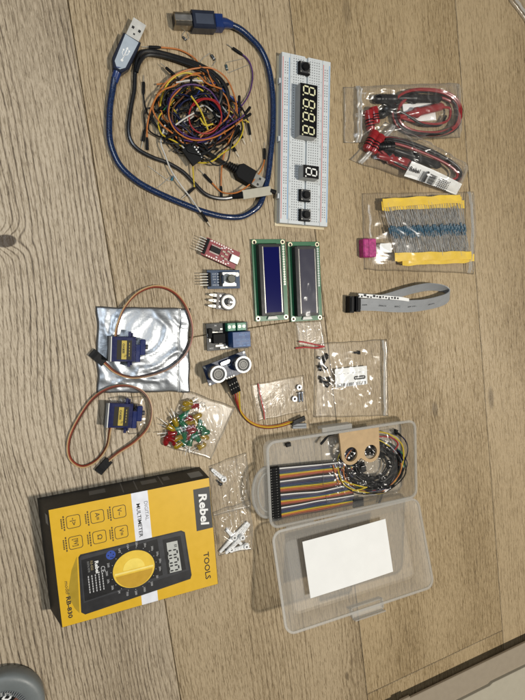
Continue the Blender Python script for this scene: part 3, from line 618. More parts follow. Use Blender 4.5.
# ------------------------------------------------------------------ bagged test leads
redc = M('red_test_lead', (.26, .015, .018), .3, coat=.2); blackc = M('black_test_lead', (.008, .008, .009), .34, spec=.3)
def loop(cx, cy, rx, ry, rot, z, turns, sp, a0=0, n=28):
    o = []
    for k in range(int(n * turns) + 1):
        a = a0 + 2 * pi * k / n; s_ = 1 + sp * k / n; e = .82; ca, sa = cos(a), sin(a)
        x = math.copysign(abs(ca) ** e, ca) * rx * s_; y = math.copysign(abs(sa) ** e, sa) * ry * s_
        o.append(G(cx + x * cos(rot) - y * sin(rot), cy + x * sin(rot) + y * cos(rot), z + 1.2 * sin(a * 1.3) + .8 * k / n))
    return o
def leads(label, strands, probes, plugs, loc):
    t = thing('test_leads', label, 'test leads', base(G(*loc)), group='coiled multimeter test leads')
    for m_, P in strands: MB().m(m_).tube(P, 1.45, 8).build('lead_wire', t, world=True)
    for m_, A, B in probes:
        A, B = G(*A), G(*B); d = (B - A)
        mb = MB().m(m_).tube([A, A + d * .06, A + d * .55, A + d * .6, A + d * .64, A + d * .7, B], [2.4, 4.5, 4.7, 5.9, 5.9, 3.7, 2.6], 12); mb.build('probe_handle', t, world=True)
    for m_, A, B in plugs:
        A, B = G(*A), G(*B); d = B - A
        mb = MB().m(m_).tube([A, A + d * .1, A + d * .75, A + d * .78, B], [3.6, 4.8, 4.8, 5.4, 5.2], 12); mb.m(black)
        for k in range(3): mb.tube([A + d * (.2 + .15 * k), A + d * (.26 + .15 * k)], 5.1, 12)
        mb.build('banana_plug', t, world=True)
    return t
st = [(redc, loop(427, 112, 34, 23, .05, 7, 1.0, .0, 2.8)), (blackc, loop(427.5, 113, 32, 20.5, .05, 4, 1.1, .04, .4)), (redc, loop(428, 114, 29, 18, .05, 5.5, 1.2, .03, 3.4)), (blackc, loop(427, 113, 34.5, 23.5, .05, 3, 1.05, .0, 1.4)), (redc, loop(426, 112, 33, 22, .08, 9, .55, .0, 3.6)), (blackc, loop(426.5, 113.5, 31, 21, .06, 8.5, .7, .02, 5.6)),
      (blackc, spline([G(*p) for p in ((399, 111, 10), (410, 117, 10), (424, 125, 9), (440, 125, 8), (446, 116, 7))], 8)), (redc, spline([G(*p) for p in ((443, 107, 9), (450, 109, 8), (448, 120, 8), (436, 124, 9), (418, 122, 8), (402, 118, 8))], 8))]
leads('coiled red and black test leads inside the upper bag', st, [(blackc, (441, 99, 6), (397, 98, 6)), (redc, (443, 106, 8), (399, 117, 8))], [(blackc, (374, 99, 6), (395, 99, 6)), (redc, (371, 131, 6), (368, 111, 6)), (blackc, (380, 116, 7), (392, 106, 6)), (redc, (376, 124, 8), (373, 108, 7))], (415, 112))
c = mid((399, 105), (440, 119), z=3); t = MB().m(paper); t.at(c.x, c.y, 2.2, ang((399, 112), (440, 110))).box(0, 0, .2, 44, 19, .4); tag(t.build('paper_card', world=True), 'white paper card behind the coiled leads in the upper bag', 'card')
GR = 'zip bags holding test leads'
bag('zip_bag', 'clear zip bag of test leads with straight sides, upper of two', 'bag', [(344, 87), (460, 83), (461, 138), (344, 143)], 2, 13, 3, 2.6, GR, mat=bagc, zr=1.3, zips=[('u', 0, .10)], pw=.35, scale=16, hf=lambda u, v: min(1, max(0, (u - .08) * 3.2)) ** .6 * min(1, max(.0, (1 - u) * 9)) ** .5 * min(1, 9 * v * (1 - v)) ** .5 if u > .08 else .0)
rot = radians(22)
st = [(redc, loop(418, 160, 46, 13, rot, 9, 1.0, .0, 2.6)), (blackc, loop(419, 161, 43, 11, rot, 7, 1.1, .05, .5)), (blackc, loop(417, 159.5, 45, 14, rot, 4, 1.05, .0, 1.2)), (redc, loop(419, 161, 40, 9, rot, 10, 1.0, .05, 3.0)), (blackc, loop(420, 160, 44, 12.5, rot, 11, .8, .0, 3.6)), (redc, loop(417, 160, 45, 13.5, rot, 5.5, 1.0, .0, 4.4))]
leads('coiled red and black test leads inside the slanted lower bag', st, [(blackc, (440, 166, 10), (394, 150, 12)), (redc, (410, 163, 8), (378, 156, 9))], [(redc, (372, 153, 8), (381, 136, 9)), (redc, (366, 150, 7), (375, 132, 8)), (blackc, (377, 147, 9), (393, 146, 11)), (blackc, (386, 156, 8), (399, 158, 8))], (412, 160))
bag('zip_bag', 'clear zip bag of test leads lying slanted with a white label', 'bag', [(386, 121), (468, 168), (456, 196), (350, 160)], 2, 15, 5, 2.6, GR, mat=bagc, zr=1.3, zips=[('u', 0, .07)], pw=.35, scale=15, hf=lambda u, v: min(1, max(0, (u - .04) * 4)) ** .6 * min(1, max(.0, (1 - u) * 9)) ** .5 * min(1, 9 * v * (1 - v)) ** .5 if u > .04 else .0)
# printed label on the slanted bag
K = [G(412, 161, 16), G(462, 184, 13), G(456, 195, 5), G(404, 176, 8)]
lab = MB().m(paper); n = 12; A = [K[0].lerp(K[1], k / n) + Vector((0, 0, 2.0 * sin(pi * k / n))) for k in range(n + 1)]; B = [K[3].lerp(K[2], k / n) + Vector((0, 0, 2.0 * sin(pi * k / n))) for k in range(n + 1)]
lab.ribbon(A, B, .25); lb = tag(lab.build('label_sticker', world=True), 'white barcode label with bold black lettering on the slanted bag', 'label')
ux = (K[1] - K[0]).normalized(); uy = (K[0] - K[3]).normalized(); un = ux.cross(uy).normalized(); uy = un.cross(ux)
X = Matrix((ux, uy, un)).transposed().to_4x4(); o_ = (K[0] + K[3]) / 2; Lw = (K[1] - K[0]).length
mb = MB(); mb.x = Matrix.Translation(o_ + un * 3.2) @ X; mb.m(ink); mb.text('Rebel', 7, 1.5, 0, 6.2, width=14, bold=.2, rot=radians(4))
for k in range(4): mb.rect(18 + k * 1.3, -1, .55, 11, 0)
mb.rect(24.3, 0, 3, 12, 0)
for k in range(9): mb.rect(33, -4.6 + k * 1.15, 10, .5 + .25 * (k % 3 == 0), 0)
for q in range(6):
    for k in range(6): mb.rect(43 + k * 2.6 + .5 * (q % 2), -4.5 + q * 1.9, 1.9, .8, 0)
mb.build('label_print', lb, world=True)

# ------------------------------------------------------------------ resistor bag
ytape = M('yellow_tape', (.74, .50, .045), .55, var=.06); leadm = M('resistor_lead', (.50, .50, .49), .35, .5); rbody = M('resistor_body_blue', (.02, .085, .14), .35); rband = M('resistor_band', (.10, .03, .02), .4)
rm = MB().m(leadm).cyl((0, -27, 0), (0, 27, 0), .27, 6); rm.m(rbody).tube([(0, -3.2, 0), (0, -2.9, 0), (0, -2, 0), (0, -1.6, 0), (0, 1.6, 0), (0, 2, 0), (0, 2.9, 0), (0, 3.2, 0)], [.7, 1.2, 1.3, 1.05, 1.05, 1.3, 1.2, .7], 8)
rm.m(rband)
for k in (-1.2, -.3, .7): rm.cyl((0, k - .2, 0), (0, k + .2, 0), .97, 8)
RES = rm.build('resistor_lead_pair'); RES.name = 'resistor'; first = [True]
def strip(label, A, B, C, Dd, z, n, jit):
    A, B, C, Dd = [G(*p, z) for p in (A, B, C, Dd)]                  # top-left, top-right, bottom-right, bottom-left (tape centre lines)
    t = thing('resistor_strip', label, 'resistors', ((A + B + C + Dd) / 4), group='strips of taped resistors in one bag')
    for p, q in ((A, B), (Dd, C)):
        e = (q - p).normalized(); nn = Vector((-e.y, e.x, 0)); m_ = 26; PA, PB = [], []
        for k in range(m_ + 1):
            c = p.lerp(q, k / m_) + Vector((0, 0, .6 * sin(k * .9 + z))) + nn * 1.5 * noise.noise(Vector((k * .22, z, 1))); wd = 4.6 + .7 * noise.noise(Vector((k * .3, z, 7))); PA.append(c - nn * wd + Vector((0, 0, .8 * noise.noise(Vector((k * .4, z, 3)))))); PB.append(c + nn * wd)
        MB().m(ytape).ribbon(PA, PB, .5).build('tape', t, world=True)
    inv = parent_world(t).inverted()
    for k in range(n):
        u = (k + .5) / n; p = A.lerp(B, u); q = Dd.lerp(C, u); c = (p + q) / 2 + Vector((rnd.uniform(-jit, jit), rnd.uniform(-2.2, 2.2), rnd.uniform(-.9, -.2))); d = p - q
        o = RES if first[0] else RES.copy()
        if not first[0]: sc.collection.objects.link(o)
        first[0] = False
        o.parent = t; o.location = inv @ (c * .001); o.rotation_euler = (0, 0, atan2(d.y, d.x) - pi / 2 + rnd.uniform(-.02, .02)); o.scale = (1, d.length / 56, 1)
rnd = random.Random(9)
strip('lowest strip of blue resistors between yellow tapes in the bag', (384, 205), (464, 204), (469, 257), (399, 259), 4, 42, .25)
strip('middle strip of blue resistors between yellow tapes in the bag', (383, 204), (462, 201), (470, 255), (397, 258), 7, 44, .25)
strip('upper middle strip of blue resistors between yellow tapes in the bag', (381.5, 206.5), (457, 202.5), (474, 258), (402, 261.5), 8.6, 40, .25)
strip('topmost strip of blue resistors between yellow tapes in the bag', (383, 203), (460, 198.5), (471, 255), (395, 257), 10, 43, .25)
A = [G(382.5, y, z) for y, z in ((199, 10), (199.5, 13), (203, 13.5), (207, 13), (208, 10))]
# pink tape roll end
c = G(369, 248, 8)
mb = MB().m(M('magenta_tape', (.36, .025, .16), .4, var=.4, ns=300, bump=.3)); a = ang((362, 239), (378, 239))
mb.at(c.x, c.y, 1, a).prism(rrect(0, 0, 16, 20, 2), 0, 9, 1.2); mb.at(c.x, c.y, 1, a).box(3, 0, 9.3, 9, 19, .6, .2); tp = mb.build('tape_fold', world=True); tag(tp, 'magenta sticky tape folded around the corner of the resistor strips', 'tape')
c = G(386, 248, 9); MB().m(white).at(c.x, c.y, 8.5, a).prism(rrect(0, 0, 15, 10, 1), 0, .5).build('white_tab', tp, world=True)
bag('zip_bag', 'large clear zip bag packed with taped blue resistors', 'bag', [(362, 193), (475, 191), (475, 274), (365, 270)], 2, 13, 8, 1.3, None, zips=[('u', 0, .93)], scale=17, pw=.3, mat=bagf2)

# ------------------------------------------------------------------ grey ribbon cable
rc = thing('ribbon_cable', 'flat grey ribbon cable folded in a loop with black connectors', 'cable', base(G(398, 302)))
ea = [(360, 310.5, 5), (375, 310.8, 5), (392, 312, 4), (410, 312, 3), (425, 310, 2), (438, 307, 2), (446, 303.5, 2), (449.2, 299, 2), (447, 294, 2), (440, 291, 2), (428, 290.5, 2), (414, 293, 2), (400, 297, 2), (385, 301, 3), (368, 303, 4)]
eb = [(360, 298.5, 9), (375, 298.8, 9), (392, 300, 9), (410, 300.2, 9), (425, 299.3, 10), (438, 296.5, 11), (446.5, 293.5, 12), (449.8, 290, 13), (446.5, 286.5, 13), (439, 284.2, 13), (427, 283.5, 12), (413, 286, 11), (400, 289.5, 10), (385, 294, 9), (368, 297, 8)]
rg = M('ribbon_grey', (.30, .31, .32), .45, var=.05)
SA, SB = spline([G(*p) for p in ea], 7), spline([G(*p) for p in eb], 7)
MB().m(rg).ribbon(SA, SB, .9).build('ribbon', rc, world=True)
mb = MB().m(M('ribbon_ridge', (.24, .25, .26), .5))
for f in [k / 10 for k in range(1, 10)]: mb.tube([a.lerp(b, f) for a, b in zip(SA, SB)], .56, 5)
mb.build('ribbon_ridges', rc, world=True)
mb = MB().m(ink)
for t, px, wd in (('AWM', 364.5, 6), ('20624', 381, 10), ('80C', 397, 8), ('60V VW-1', 414, 13), ('28AWG', 431, 9)):
    k = min(range(len(SA)), key=lambda i: abs(((SA[i] + SB[i]) / 2 - G(px, 305, 7)).length)); p = SA[k].lerp(SB[k], .48); tt = (SA[k + 1] - SA[k]).normalized(); nn = tt.cross(SB[k] - SA[k]).normalized(); nn = nn if nn.z > 0 else -nn
    uy = nn.cross(tt); mb.x = Matrix.Translation(p + nn * .75) @ Matrix((tt, uy, nn)).transposed().to_4x4(); mb.text(t, 0, 0, 0, 2.4, width=wd)
mb.build('ribbon_print', rc, world=True)
for (px, py, z), wd in (((351, 304.5, 5), 18), ((357.5, 304, 6), 17)):
    c = G(px, py, z + 3); a = ang((350, 304), (420, 304)); mb = MB().m(black).at(c.x, c.y, 1.2 + (z - 5), a); mb.box(0, 0, 4.5, 5.5, wd, 9, .4); mb.box(0, 0, 9.6, 3.4, wd - 3, 1.4, .3); mb.m(blackm).box(2.4, 0, 7, 1.4, wd - 6, 3)
    mb.build('connector', rc, world=True)
sl = [G(358.5, 293.5, 12), G(397, 296.5, 11), G(409, 298.5, 10)]; sb = [G(358.5, 297.5, 12), G(397, 300, 11), G(409, 301.5, 10)]
tg = MB().m(paper).ribbon(spline(sl, 5), spline(sb, 5), .4); tg = tag(tg.build('printed_slip', world=True), 'narrow black and white printed slip resting along the grey ribbon cable', 'paper slip')
mb = MB().m(ink); rnd = random.Random(4)
for k in range(14):
    u = k / 14 * .82; p = sl[0].lerp(sl[2], u) * .5 + sb[0].lerp(sb[2], u) * .5; a = dirang(sl[0], sl[2]); mb.at(p.x, p.y, p.z + .75, a).rect(0, rnd.uniform(-1, 1), rnd.uniform(1.6, 3.4), rnd.uniform(1.4, 2.6), 0)
mb.build('slip_print', tg, world=True)

# ------------------------------------------------------------------ small modules
def header_pins(t, n, x, y0, dy, zc, L_=8.5, hx_=2.5):
    MB().m(blackm).box(x, y0 + dy * (n - 1) / 2, zc, hx_, dy * n, 2.5, .25).build('pin_header', t)
    for k in range(n): MB().m(tin).box(x - hx_ / 2 - L_ / 2 + .8, y0 + k * dy, zc, L_, .65, .65, .1).build('pin', t)
# red serial board
zc = 6; K = [(207, 238), (239.8, 254.3), (234.3, 267.7), (201, 253.7)]; c = mid(*K, z=zc); a = (ang(K[0], K[1], zc) + ang(K[3], K[2], zc)) / 2
t = thing('serial_adapter_board', 'red circuit board with six pins and a silver USB socket', 'circuit board', base(c), a)
redp = M('red_solder_mask', (.22, .012, .022), .35)
MB().m(redp).box(0, 0, zc, 36, 17.5, 1.6, .1).build('board', t); header_pins(t, 6, -16.4, -6.35, 2.54, zc + 1.9)
MB().m(black).box(-6.5, .6, zc + 1.8, 10.2, 5.3, 2, .25).build('chip', t)
mb = MB().m(tin)
for k in range(14):
    for s_ in (-1, 1): mb.box(-11 + k * .7, .6 + s_ * 3.3, zc + 1, .3, 1.4, .3)
for k in range(9):
    for s_ in (-1, 1): mb.box(-12.4 + k * 2.54, s_ * 7.6, zc + .85, 1.5, 1.3, .12)
mb.build('solder_pads', t)
mb = MB().m(M('component_tan', (.42, .36, .27), .5))
for x, y in ((2, 2.5), (2, -2.2), (6.5, 4.6), (5.2, 1), (6, -3.4)): mb.box(x, y, zc + 1.4, 3.2, 1.7, 1.2, .15)
mb.m(white)
for x, y in ((10, 6.2), (10, -6.2), (4.5, -5.8), (-1, 5), (1.5, 6), (-3, -5.4)): mb.box(x, y, zc + 1.1, 1.8, 1.0, .7)
mb.build('components', t)
MB().m(steel).box(14.2, -.2, zc + 2.2, 9, 7.8, 3.2, .4).build('usb_socket', t)
mb = MB().m(white).text('5V', 9.5, 3.6, zc + .92, 2).text('GND', -13.2, 7, zc + .95, 1.5).text('TX', 9, -4, zc + .92, 1.7); mb.build('board_print', t)
# rotary encoder board
zc = 6; K = [(207, 271.3), (239.2, 271), (239.2, 287.5), (208, 288)]; c = mid(*K, z=zc); a = (ang(K[0], K[1], zc) + ang(K[3], K[2], zc)) / 2
t = thing('rotary_encoder_board', 'dark blue circuit board with a square encoder and five pins', 'circuit board', base(c), a)
MB().m(M('blue_solder_mask', (.014, .04, .09), .4, spec=.3)).box(0, 0, zc, 33, 18, 1.6, .1).build('board', t); header_pins(t, 5, -14.8, -5.3, 2.65, zc + 1.9, 9)
mb = MB().m(M('silk_white', (.55, .58, .62), .6))
for k, s_ in enumerate(('GND', '+', 'SW', 'DT', 'CLK')): mb.text(s_, -9.4, -5.3 + k * 2.65, zc + .92, 1.9, width=1.2 * len(s_) + .8)
for k in range(5): mb.rect(-5.6, -5.3 + k * 2.65, 1.6, 1.4, zc + .92)
mb.build('board_print', t)
mb = MB().m(M('encoder_plate', (.74, .74, .71), .35, .3)).prism([(-2.6, -6.8), (11, -6.8), (11, -4.2), (9.4, -3.4), (9.4, 3.4), (11, 4.2), (11, 6.6), (-2.6, 6.6), (-2.6, 4.4), (-1.2, 3.4), (-1.2, -3.4), (-2.6, -4.6)], zc + .9, zc + 5.8, .2)
enc = mb.build('encoder_case', t); MB().m(M('encoder_shaft_dark', (.045, .047, .025), .4)).vcyl(4.2, 0, zc + 5.8, zc + 13, 4.1, 22, .6).build('shaft', enc)
MB().m(black).box(-4, 0, zc + 2.2, 1.8, 13, 2.6, .2).build('resistor_row', t); MB().m(white).vcyl(13.4, 4.6, zc + .85, zc + 2.6, 2.3, 20, .3).build('white_disc', t)
# potentiometer
c = mid((223.5, 301.5), z=8); a = ang((213, 300), (242, 303))
t = thing('potentiometer', 'round grey potentiometer with three silver lugs and a short shaft', 'potentiometer', base(c), a)
mb = MB().m(M('phenolic_plate', (.17, .15, .135), .55)).prism([(-6.5, -8), (2, -8), (2, 8), (-6.5, 8)], 4.5, 6, .2); mb.m(M('pot_case', (.13, .125, .12), .45, .4)).vcyl(5, 0, .6, 8.4, 8.2, 30, .5); mb.build('body', t)
MB().m(M('pot_face', (.34, .34, .325), .45, .8)).ring(5, 0, 4.3, 6.9, 8.3, 8.9).build('face_ring', t)
mb = MB().m(steel).vcyl(5, 0, 8.4, 11.5, 3.5, 20, .3); mb.m(M('shaft_dark', (.04, .04, .04), .4)).vcyl(5, 0, 11.5, 14, 3.0, 20, .3); mb.m(steel).box(6.2, -.2, 14.2, 3.4, 1.4, .7, .1); mb.build('shaft', t)
for y in (-5.3, 0, 5.3):
    mb = MB().m(tin).prism([(-6, y - 1.3), (-8, y - 1.6), (-12.5, y - 1.2), (-14.5, y - .5), (-14.5, y + .5), (-12.5, y + 1.2), (-8, y + 1.6), (-6, y + 1.3)][::-1], 5, 5.7, .1); mb.m(M('pot_case', (.13, .125, .12))).vcyl(-9.5, y, 5.72, 5.76, .7, 10); mb.build('lug', t)
MB().m(M('rivet_metal', (.45, .44, .42), .3, 1)).vcyl(-3, -5.3, 6, 6.6, 1.1, 12).vcyl(-3, 0, 6, 6.6, 1.1, 12).vcyl(-3, 5.3, 6, 6.6, 1.1, 12).build('rivets', t)
# relay board
zc = 4; K = [(205.2, 324.5), (248, 321.5), (248.4, 348), (206.5, 350.5)]; c = mid(*K, z=zc); a = (ang(K[0], K[1], zc) + ang(K[3], K[2], zc)) / 2
t = thing('relay_board', 'black relay circuit board with a blue relay and green terminals', 'circuit board', base(c), a)
MB().m(M('black_solder_mask', (.008, .009, .009), .4, spec=.25)).box(0, 0, zc, 43, 26.5, 1.6, .1).build('board', t)
mb = MB().m(M('relay_blue', (.02, .065, .19), .4, spec=.3)).box(9.6, -3.2, zc + 8, 18.4, 15.2, 14.4, .5); rl = mb.build('relay', t)
mb = MB().m(M('relay_print', (.16, .27, .46), .6)).text('RELAY', 12, 1.5, zc + 15.27, 3, width=10).text('SRD-05VDC', 11, -3.4, zc + 15.27, 2.4, width=14).text('10A 250VAC', 11, -6.6, zc + 15.27, 2.2, width=14)
for k in range(3): mb.rect(8 + k * 4, -9, 2.6, .7, zc + 15.27)
mb.build('relay_print', rl)
for x, wd in ((2.2, 8.6), (12.6, 9.5)):
    mb = MB().m(M('terminal_green', (.03, .20, .11), .42)).box(x, 9, zc + 4.4, wd, 8, 7.2, .5); mb.m(tin).vcyl(x - 2.3, 9.3, zc + 8, zc + 8.3, 1.6, 14).vcyl(x + 2.3, 9.3, zc + 8, zc + 8.3, 1.6, 14); mb.m(M('terminal_green', (.03, .2, .11))); mb.box(x - 2.3, 9.3, zc + 8.35, 2.8, .5, .1); mb.box(x + 2.3, 9.3, zc + 8.35, .5, 2.8, .1); mb.build('screw_terminal', t)
mb = MB().m(blackm).box(-10, -1.5, zc + 3.4, 12, 9, 5, .3); mb.box(-18, 4, zc + 2, 4, 9, 3, .2); mb.m(tin)
for x, y, sx, sy in ((-9, -8.8, 8, 2), (-6, -11, 5, 1.6), (-13, 4.8, 6, 1.2), (-6.5, 7.5, 2.4, 1.6), (-18.5, -3, 1.6, 3), (-1.8, -10, 2.4, 2.6)): mb.box(x, y, zc + 1.3, sx, sy, 1, .1)
mb.m(M('component_grey', (.30, .29, .27), .5)).box(-8, -6.6, zc + 1.4, 3, 1.8, 1.2).box(-3.6, -8, zc + 1.4, 1.8, 2.4, 1).box(-9, 4.8, zc + 6, 5, .8, .2); mb.build('components', t)
MB().m(white).text('L', -20, 2, zc + .95, 4).text('IN', -12, 11, zc + .95, 2).text('VCC', -17, -11, zc + .95, 2).build('board_print', t)

# ultrasonic sensor
zc = 10; c = mid((218.4, 374.4), (243.6, 364.5), z=zc + 13); a = ang((218.4, 374.4), (243.6, 364.5), zc + 13)
t = thing('ultrasonic_sensor', 'blue ultrasonic sensor board with two round white rimmed transducers', 'sensor', base(c), a)
MB().m(M('sensor_blue_mask', (.009, .018, .05), .38, spec=.3)).box(0, 0, zc, 45.5, 20.5, 1.6, .1).build('board', t)
mb = MB().m(M('back_components', (.015, .015, .016), .5)).box(-14, 2, zc - 2.6, 9, 8, 3.6).box(2, 3, zc - 2.4, 10, 6, 3.2).box(14, 0, zc - 2.4, 8, 6, 3.2); mb.box(-16, 7, zc - 5, 5, 3, 9).box(15, 7, zc - 5, 5, 3, 9); mb.build('back_components', t)
for s_ in (-1, 1):
    tr = MB().m(M('transducer_can', (.50, .50, .48), .3, 1)).vcyl(s_ * 13.2, 0, zc + .8, zc + 12.6, 7.9, 36).build('transducer', t)
    MB().m(M('transducer_rim', (.82, .82, .80), .35)).ring(s_ * 13.2, 0, 6.4, 8.15, zc + 11.4, zc + 13.2, 40).build('rim', tr)
    mb = MB().m(M('mesh_dark', (.02, .02, .02), .55)).vcyl(s_ * 13.2, 0, zc + 12.4, zc + 12.62, 6.35, 30); mb.m(M('mesh_grey', (.13, .128, .12), .45, .5)).ring(s_ * 13.2, 0, 3.6, 4.4, zc + 12.6, zc + 12.8).vcyl(s_ * 13.2, 0, zc + 12.6, zc + 12.75, 3.0, 20)
    mb.m(M('mesh_dark', (.02, .02, .02)))
    for k in range(-2, 3): mb.rect(s_ * 13.2 + k * 1.2, 0, .3, 5, zc + 12.8); mb.rect(s_ * 13.2, k * 1.2, 5, .3, zc + 12.83)
    mb.build('mesh_grille', tr)
MB().m(M('crystal_can', (.72, .72, .70), .25, 1)).prism(rrect(-.6, 6.4, 11, 4, 1.9), zc + .8, zc + 4.4, .5).build('crystal', t)
mb = MB().m(M('silk_pale', (.45, .5, .56), .6)).text('HC-SR04', 0, 2, zc + .92, 2.3, width=8).text('T', -20.5, 6.5, zc + .92, 2.6).text('R', 20.5, 6.5, zc + .92, 2.6)
for k, s_ in enumerate(('Vcc', 'Trig', 'Echo', 'Gnd')): mb.text(s_, -3.8 + k * 2.54, -5.6, zc + .92, 1.7, rot=pi / 2)
mb.build('board_print', t)
mb = MB().m(tin)
for s_ in (-1, 1):
    for q in (-1, 1): mb.poly(circ(s_ * 21.2, q * 8.6, 1.1, 14), zc + .92)
for k in range(4): mb.box(-3.8 + k * 2.54, -9.3, zc + 1.2, 1.3, 1.3, .7)
mb.build('solder_pads', t)
# four wire cable on it
sc_c = thing('sensor_cable', 'four wire jumper cable running from the ultrasonic sensor', 'cable', base(G(250, 410)))
h0, h1 = G(231.5, 379, 13), G(236, 392.5, 8); a = dirang(h0, h1)
for k, c in enumerate(('brown', 'red', 'orange', 'yellow')):
    o = (k - 1.5) * 2.54; sd = Vector((-sin(a), cos(a), 0)) * o
    mb = MB().m(black).at(*(h0 + sd), a); d = (h1 - h0); L_ = hypot(d.x, d.y); mb.x = Matrix.Translation(h0 + sd) @ Matrix.Rotation(a, 4, 'Z') @ Matrix.Rotation(-atan2(d.z, L_), 4, 'Y'); mb.box(d.length / 2, 0, 0, d.length, 2.45, 2.6, .2); mb.m(tin).rect(d.length * .3, 0, 1.2, 1.0, 1.33).rect(d.length * .62, 0, .9, .8, 1.33); mb.build('connector', sc_c, world=True)
    q = [(2, .9), (1.1, .7), (0.2, 0), (-.8, -.4)][k]
    P = [h1 + sd, G(237.5 + (k - 1.5) * -1.4 * -1, 402, 4 + k * .4)] + [G(x, y + [0, -1.5, .6, 1.4][3 - k] * .75, 2 + [0, 1.2, .3, 1.4][k]) for x, y in ((241, 412), (248, 420.5), (257, 425.5), (268, 427.3), (280, 425.8), (290, 422.8))]
    P.append(G(292.5 + (k % 2), [424, 420.5, 425, 421][k], 3 + [0, 2.6, 0, 2.6][k]))
    MB().m(wire[{'brown': 'brown', 'red': 'black', 'orange': 'yellow', 'yellow': 'yellow'}[c] if 0 else c]).tube(spline(P, 8), .72, 7).build('wire', sc_c, world=True)
for pa, pb, z, m_ in (((292, 424.5), (305, 419), 6.2, black), ((293, 422), (304.5, 416.8), 6.2, black), ((292.5, 427.5), (306, 427), 2, M('grey_connector', (.20, .21, .22), .5)), ((292.5, 424.8), (306, 424.3), 2, M('grey_connector', (.2, .21, .22)))):
    A, B = G(*pa, z), G(*pb, z); a = dirang(A, B); L_ = (B - A).length; MB().m(m_).at(A.x, A.y, z, a).box(L_ / 2, 0, 0, L_, 2.5, 2.5, .2).build('connector', sc_c, world=True)

# ------------------------------------------------------------------ LCD modules
def lcd(K, label, film_on):
    zc = 3.2; c = mid(*K, z=zc); a = atan2(*(G(*K[0], zc) + G(*K[1], zc) - G(*K[2], zc) - G(*K[3], zc)).yx) - pi / 2
    t = thing('lcd_module', label, 'LCD', base(c), a, 'green LCD modules')
    W_, L_ = 36.5, 82; gm = M('green_solder_mask', (.012, .12, .045), .36)
    mb = MB().m(gm).box(0, 0, zc - .8, W_, L_, 1.6, .1); mb.m(M('pcb_trace', (.02, .17, .07), .4))
    for k in range(16): mb.rect(13.2, 34 - k * 2.54, 2.6, .5, zc + .02)
    for k in range(3): mb.rect(-16 + k * .9, -8 + 3 * k, .35, 50, zc + .02)
    mb.build('board', t)
    MB().m(M('lcd_bezel', (.008, .008, .009), .4, spec=.25)).prism(rrect(-1.8, 0, 25, 71.5, .6), zc + .02, zc + 7.2, .5).build('bezel', t)
    mb = MB().m(M('bezel_edge_glint', (.28, .27, .255), .35, 1)).box(-9.7, 0, zc + 7.25, .8, 66, .3).box(8.6, 0, zc + 7.25, .9, 66, .3).build('bezel_glint', t)  # metallic strips drawn as the highlights along the bezel's edges
    MB().m((M('lcd_grey', (.018, .017, .042), .2, var=.01) if film_on else M('lcd_blue', (.004, .005, .07), .12, var=.01, spec=.3))).box(-.6, 0, zc + 7.25, 16.6, 65, .24).build('screen', t)
    for sx in (-1, 1):
        for sy in (-1, 1): mb = MB().m(M('hole_ring', (.66, .60, .44), .35, .6)).ring(sx * 15.5, sy * 38.2, 1.35, 2.35, zc + .02, zc + .14, 18); mb.m(M('hole_void', (.02, .016, .012), .9)).poly(circ(sx * 15.5, sy * 38.2, 1.35, 14), zc + .06); mb.build('mounting_ring', t)
    mb = MB()
    for k in range(16): mb.m(white if film_on else M('pad_white', (.78, .76, .68), .35, .3)).ring(15.8, 33.5 - k * 2.54, .45, 1.05, zc + .02, zc + .3, 10)
    mb.build('solder_pads', t)
    MB().m(M('backlight_tab', (.66, .66, .62), .5)).prism([(-6, -39.6), (5.5, -39.6), (4, -36.4), (-5, -36.4)], zc + .05, zc + 2.4, .3).build('backlight_tab', t)
    if film_on:
        n = 26; rows = []; mb = MB().m(film('protective_film', haze=.055, gl=.03, bs=30, bump=.05, rough=.16))
        for j in range(n + 1):
            y = -36 + 72 * j / n; r = []
            for i in range(13):
                x = -12.5 + 24 * i / 12; q = Vector((x / 7, y / 13, 3)); h = max(0, 1 - abs(noise.noise(q)) * 2.4) ** 2 * (1.1 if y < 8 and x < 4 else .25) + .15 * abs(noise.noise(q * 2.1)); h += max(0, (-x - 8) / 4.5) * 1.2
                r.append(mb.v((x, y, zc + 7.7 + h)))
            rows.append(r)
        for j in range(n):
            for i in range(12): mb.f([rows[j][i], rows[j][i + 1], rows[j + 1][i + 1], rows[j + 1][i]], True)
        mb.build('screen_film', t, sharp=False)
    return t
lcd([(249, 240), (287.2, 238.6), (290.6, 320), (253.7, 321)], 'green LCD module with a bare dark blue screen', False)
lcd([(287.5, 242.2), (319.5, 242), (322.5, 319), (291, 322)], 'green LCD module still under wrinkled protective film', True)

# ------------------------------------------------------------------ antistatic bag and servos
silver = bpy.data.materials.new('antistatic_film'); silver.use_nodes = True; b = silver.node_tree.nodes['Principled BSDF']; b.inputs['Base Color'].default_value = (.35, .37, .395, 1); b.inputs['Metallic'].default_value = .85
n = N(silver, 'ShaderNodeTexNoise', Scale=45, Detail=4.0); bp = N(silver, 'ShaderNodeBump', Strength=.28, Distance=.004); t_ = N(silver, 'ShaderNodeTexCoord'); mr = N(silver, 'ShaderNodeMapRange'); mr.inputs['To Min'].default_value = .32; mr.inputs['To Max'].default_value = .48
silver.node_tree.links.new(t_.outputs['Object'], n.inputs['Vector']); silver.node_tree.links.new(n.outputs['Fac'], bp.inputs['Height']); silver.node_tree.links.new(bp.outputs[0], b.inputs['Normal']); silver.node_tree.links.new(n.outputs['Fac'], mr.inputs['Value']); silver.node_tree.links.new(mr.outputs[0], b.inputs['Roughness'])
bag('antistatic_bag', 'shiny silver antistatic bag lying flat under the upper servo', 'bag', [(96.5, 307), (190.5, 307.5), (189.5, 392.5), (97.5, 392.5)], 1, 2.0, 11, 1.5, None, mat=silver, zips=[('u', 0, .88)], scale=20, jag=1.5, red=silver)
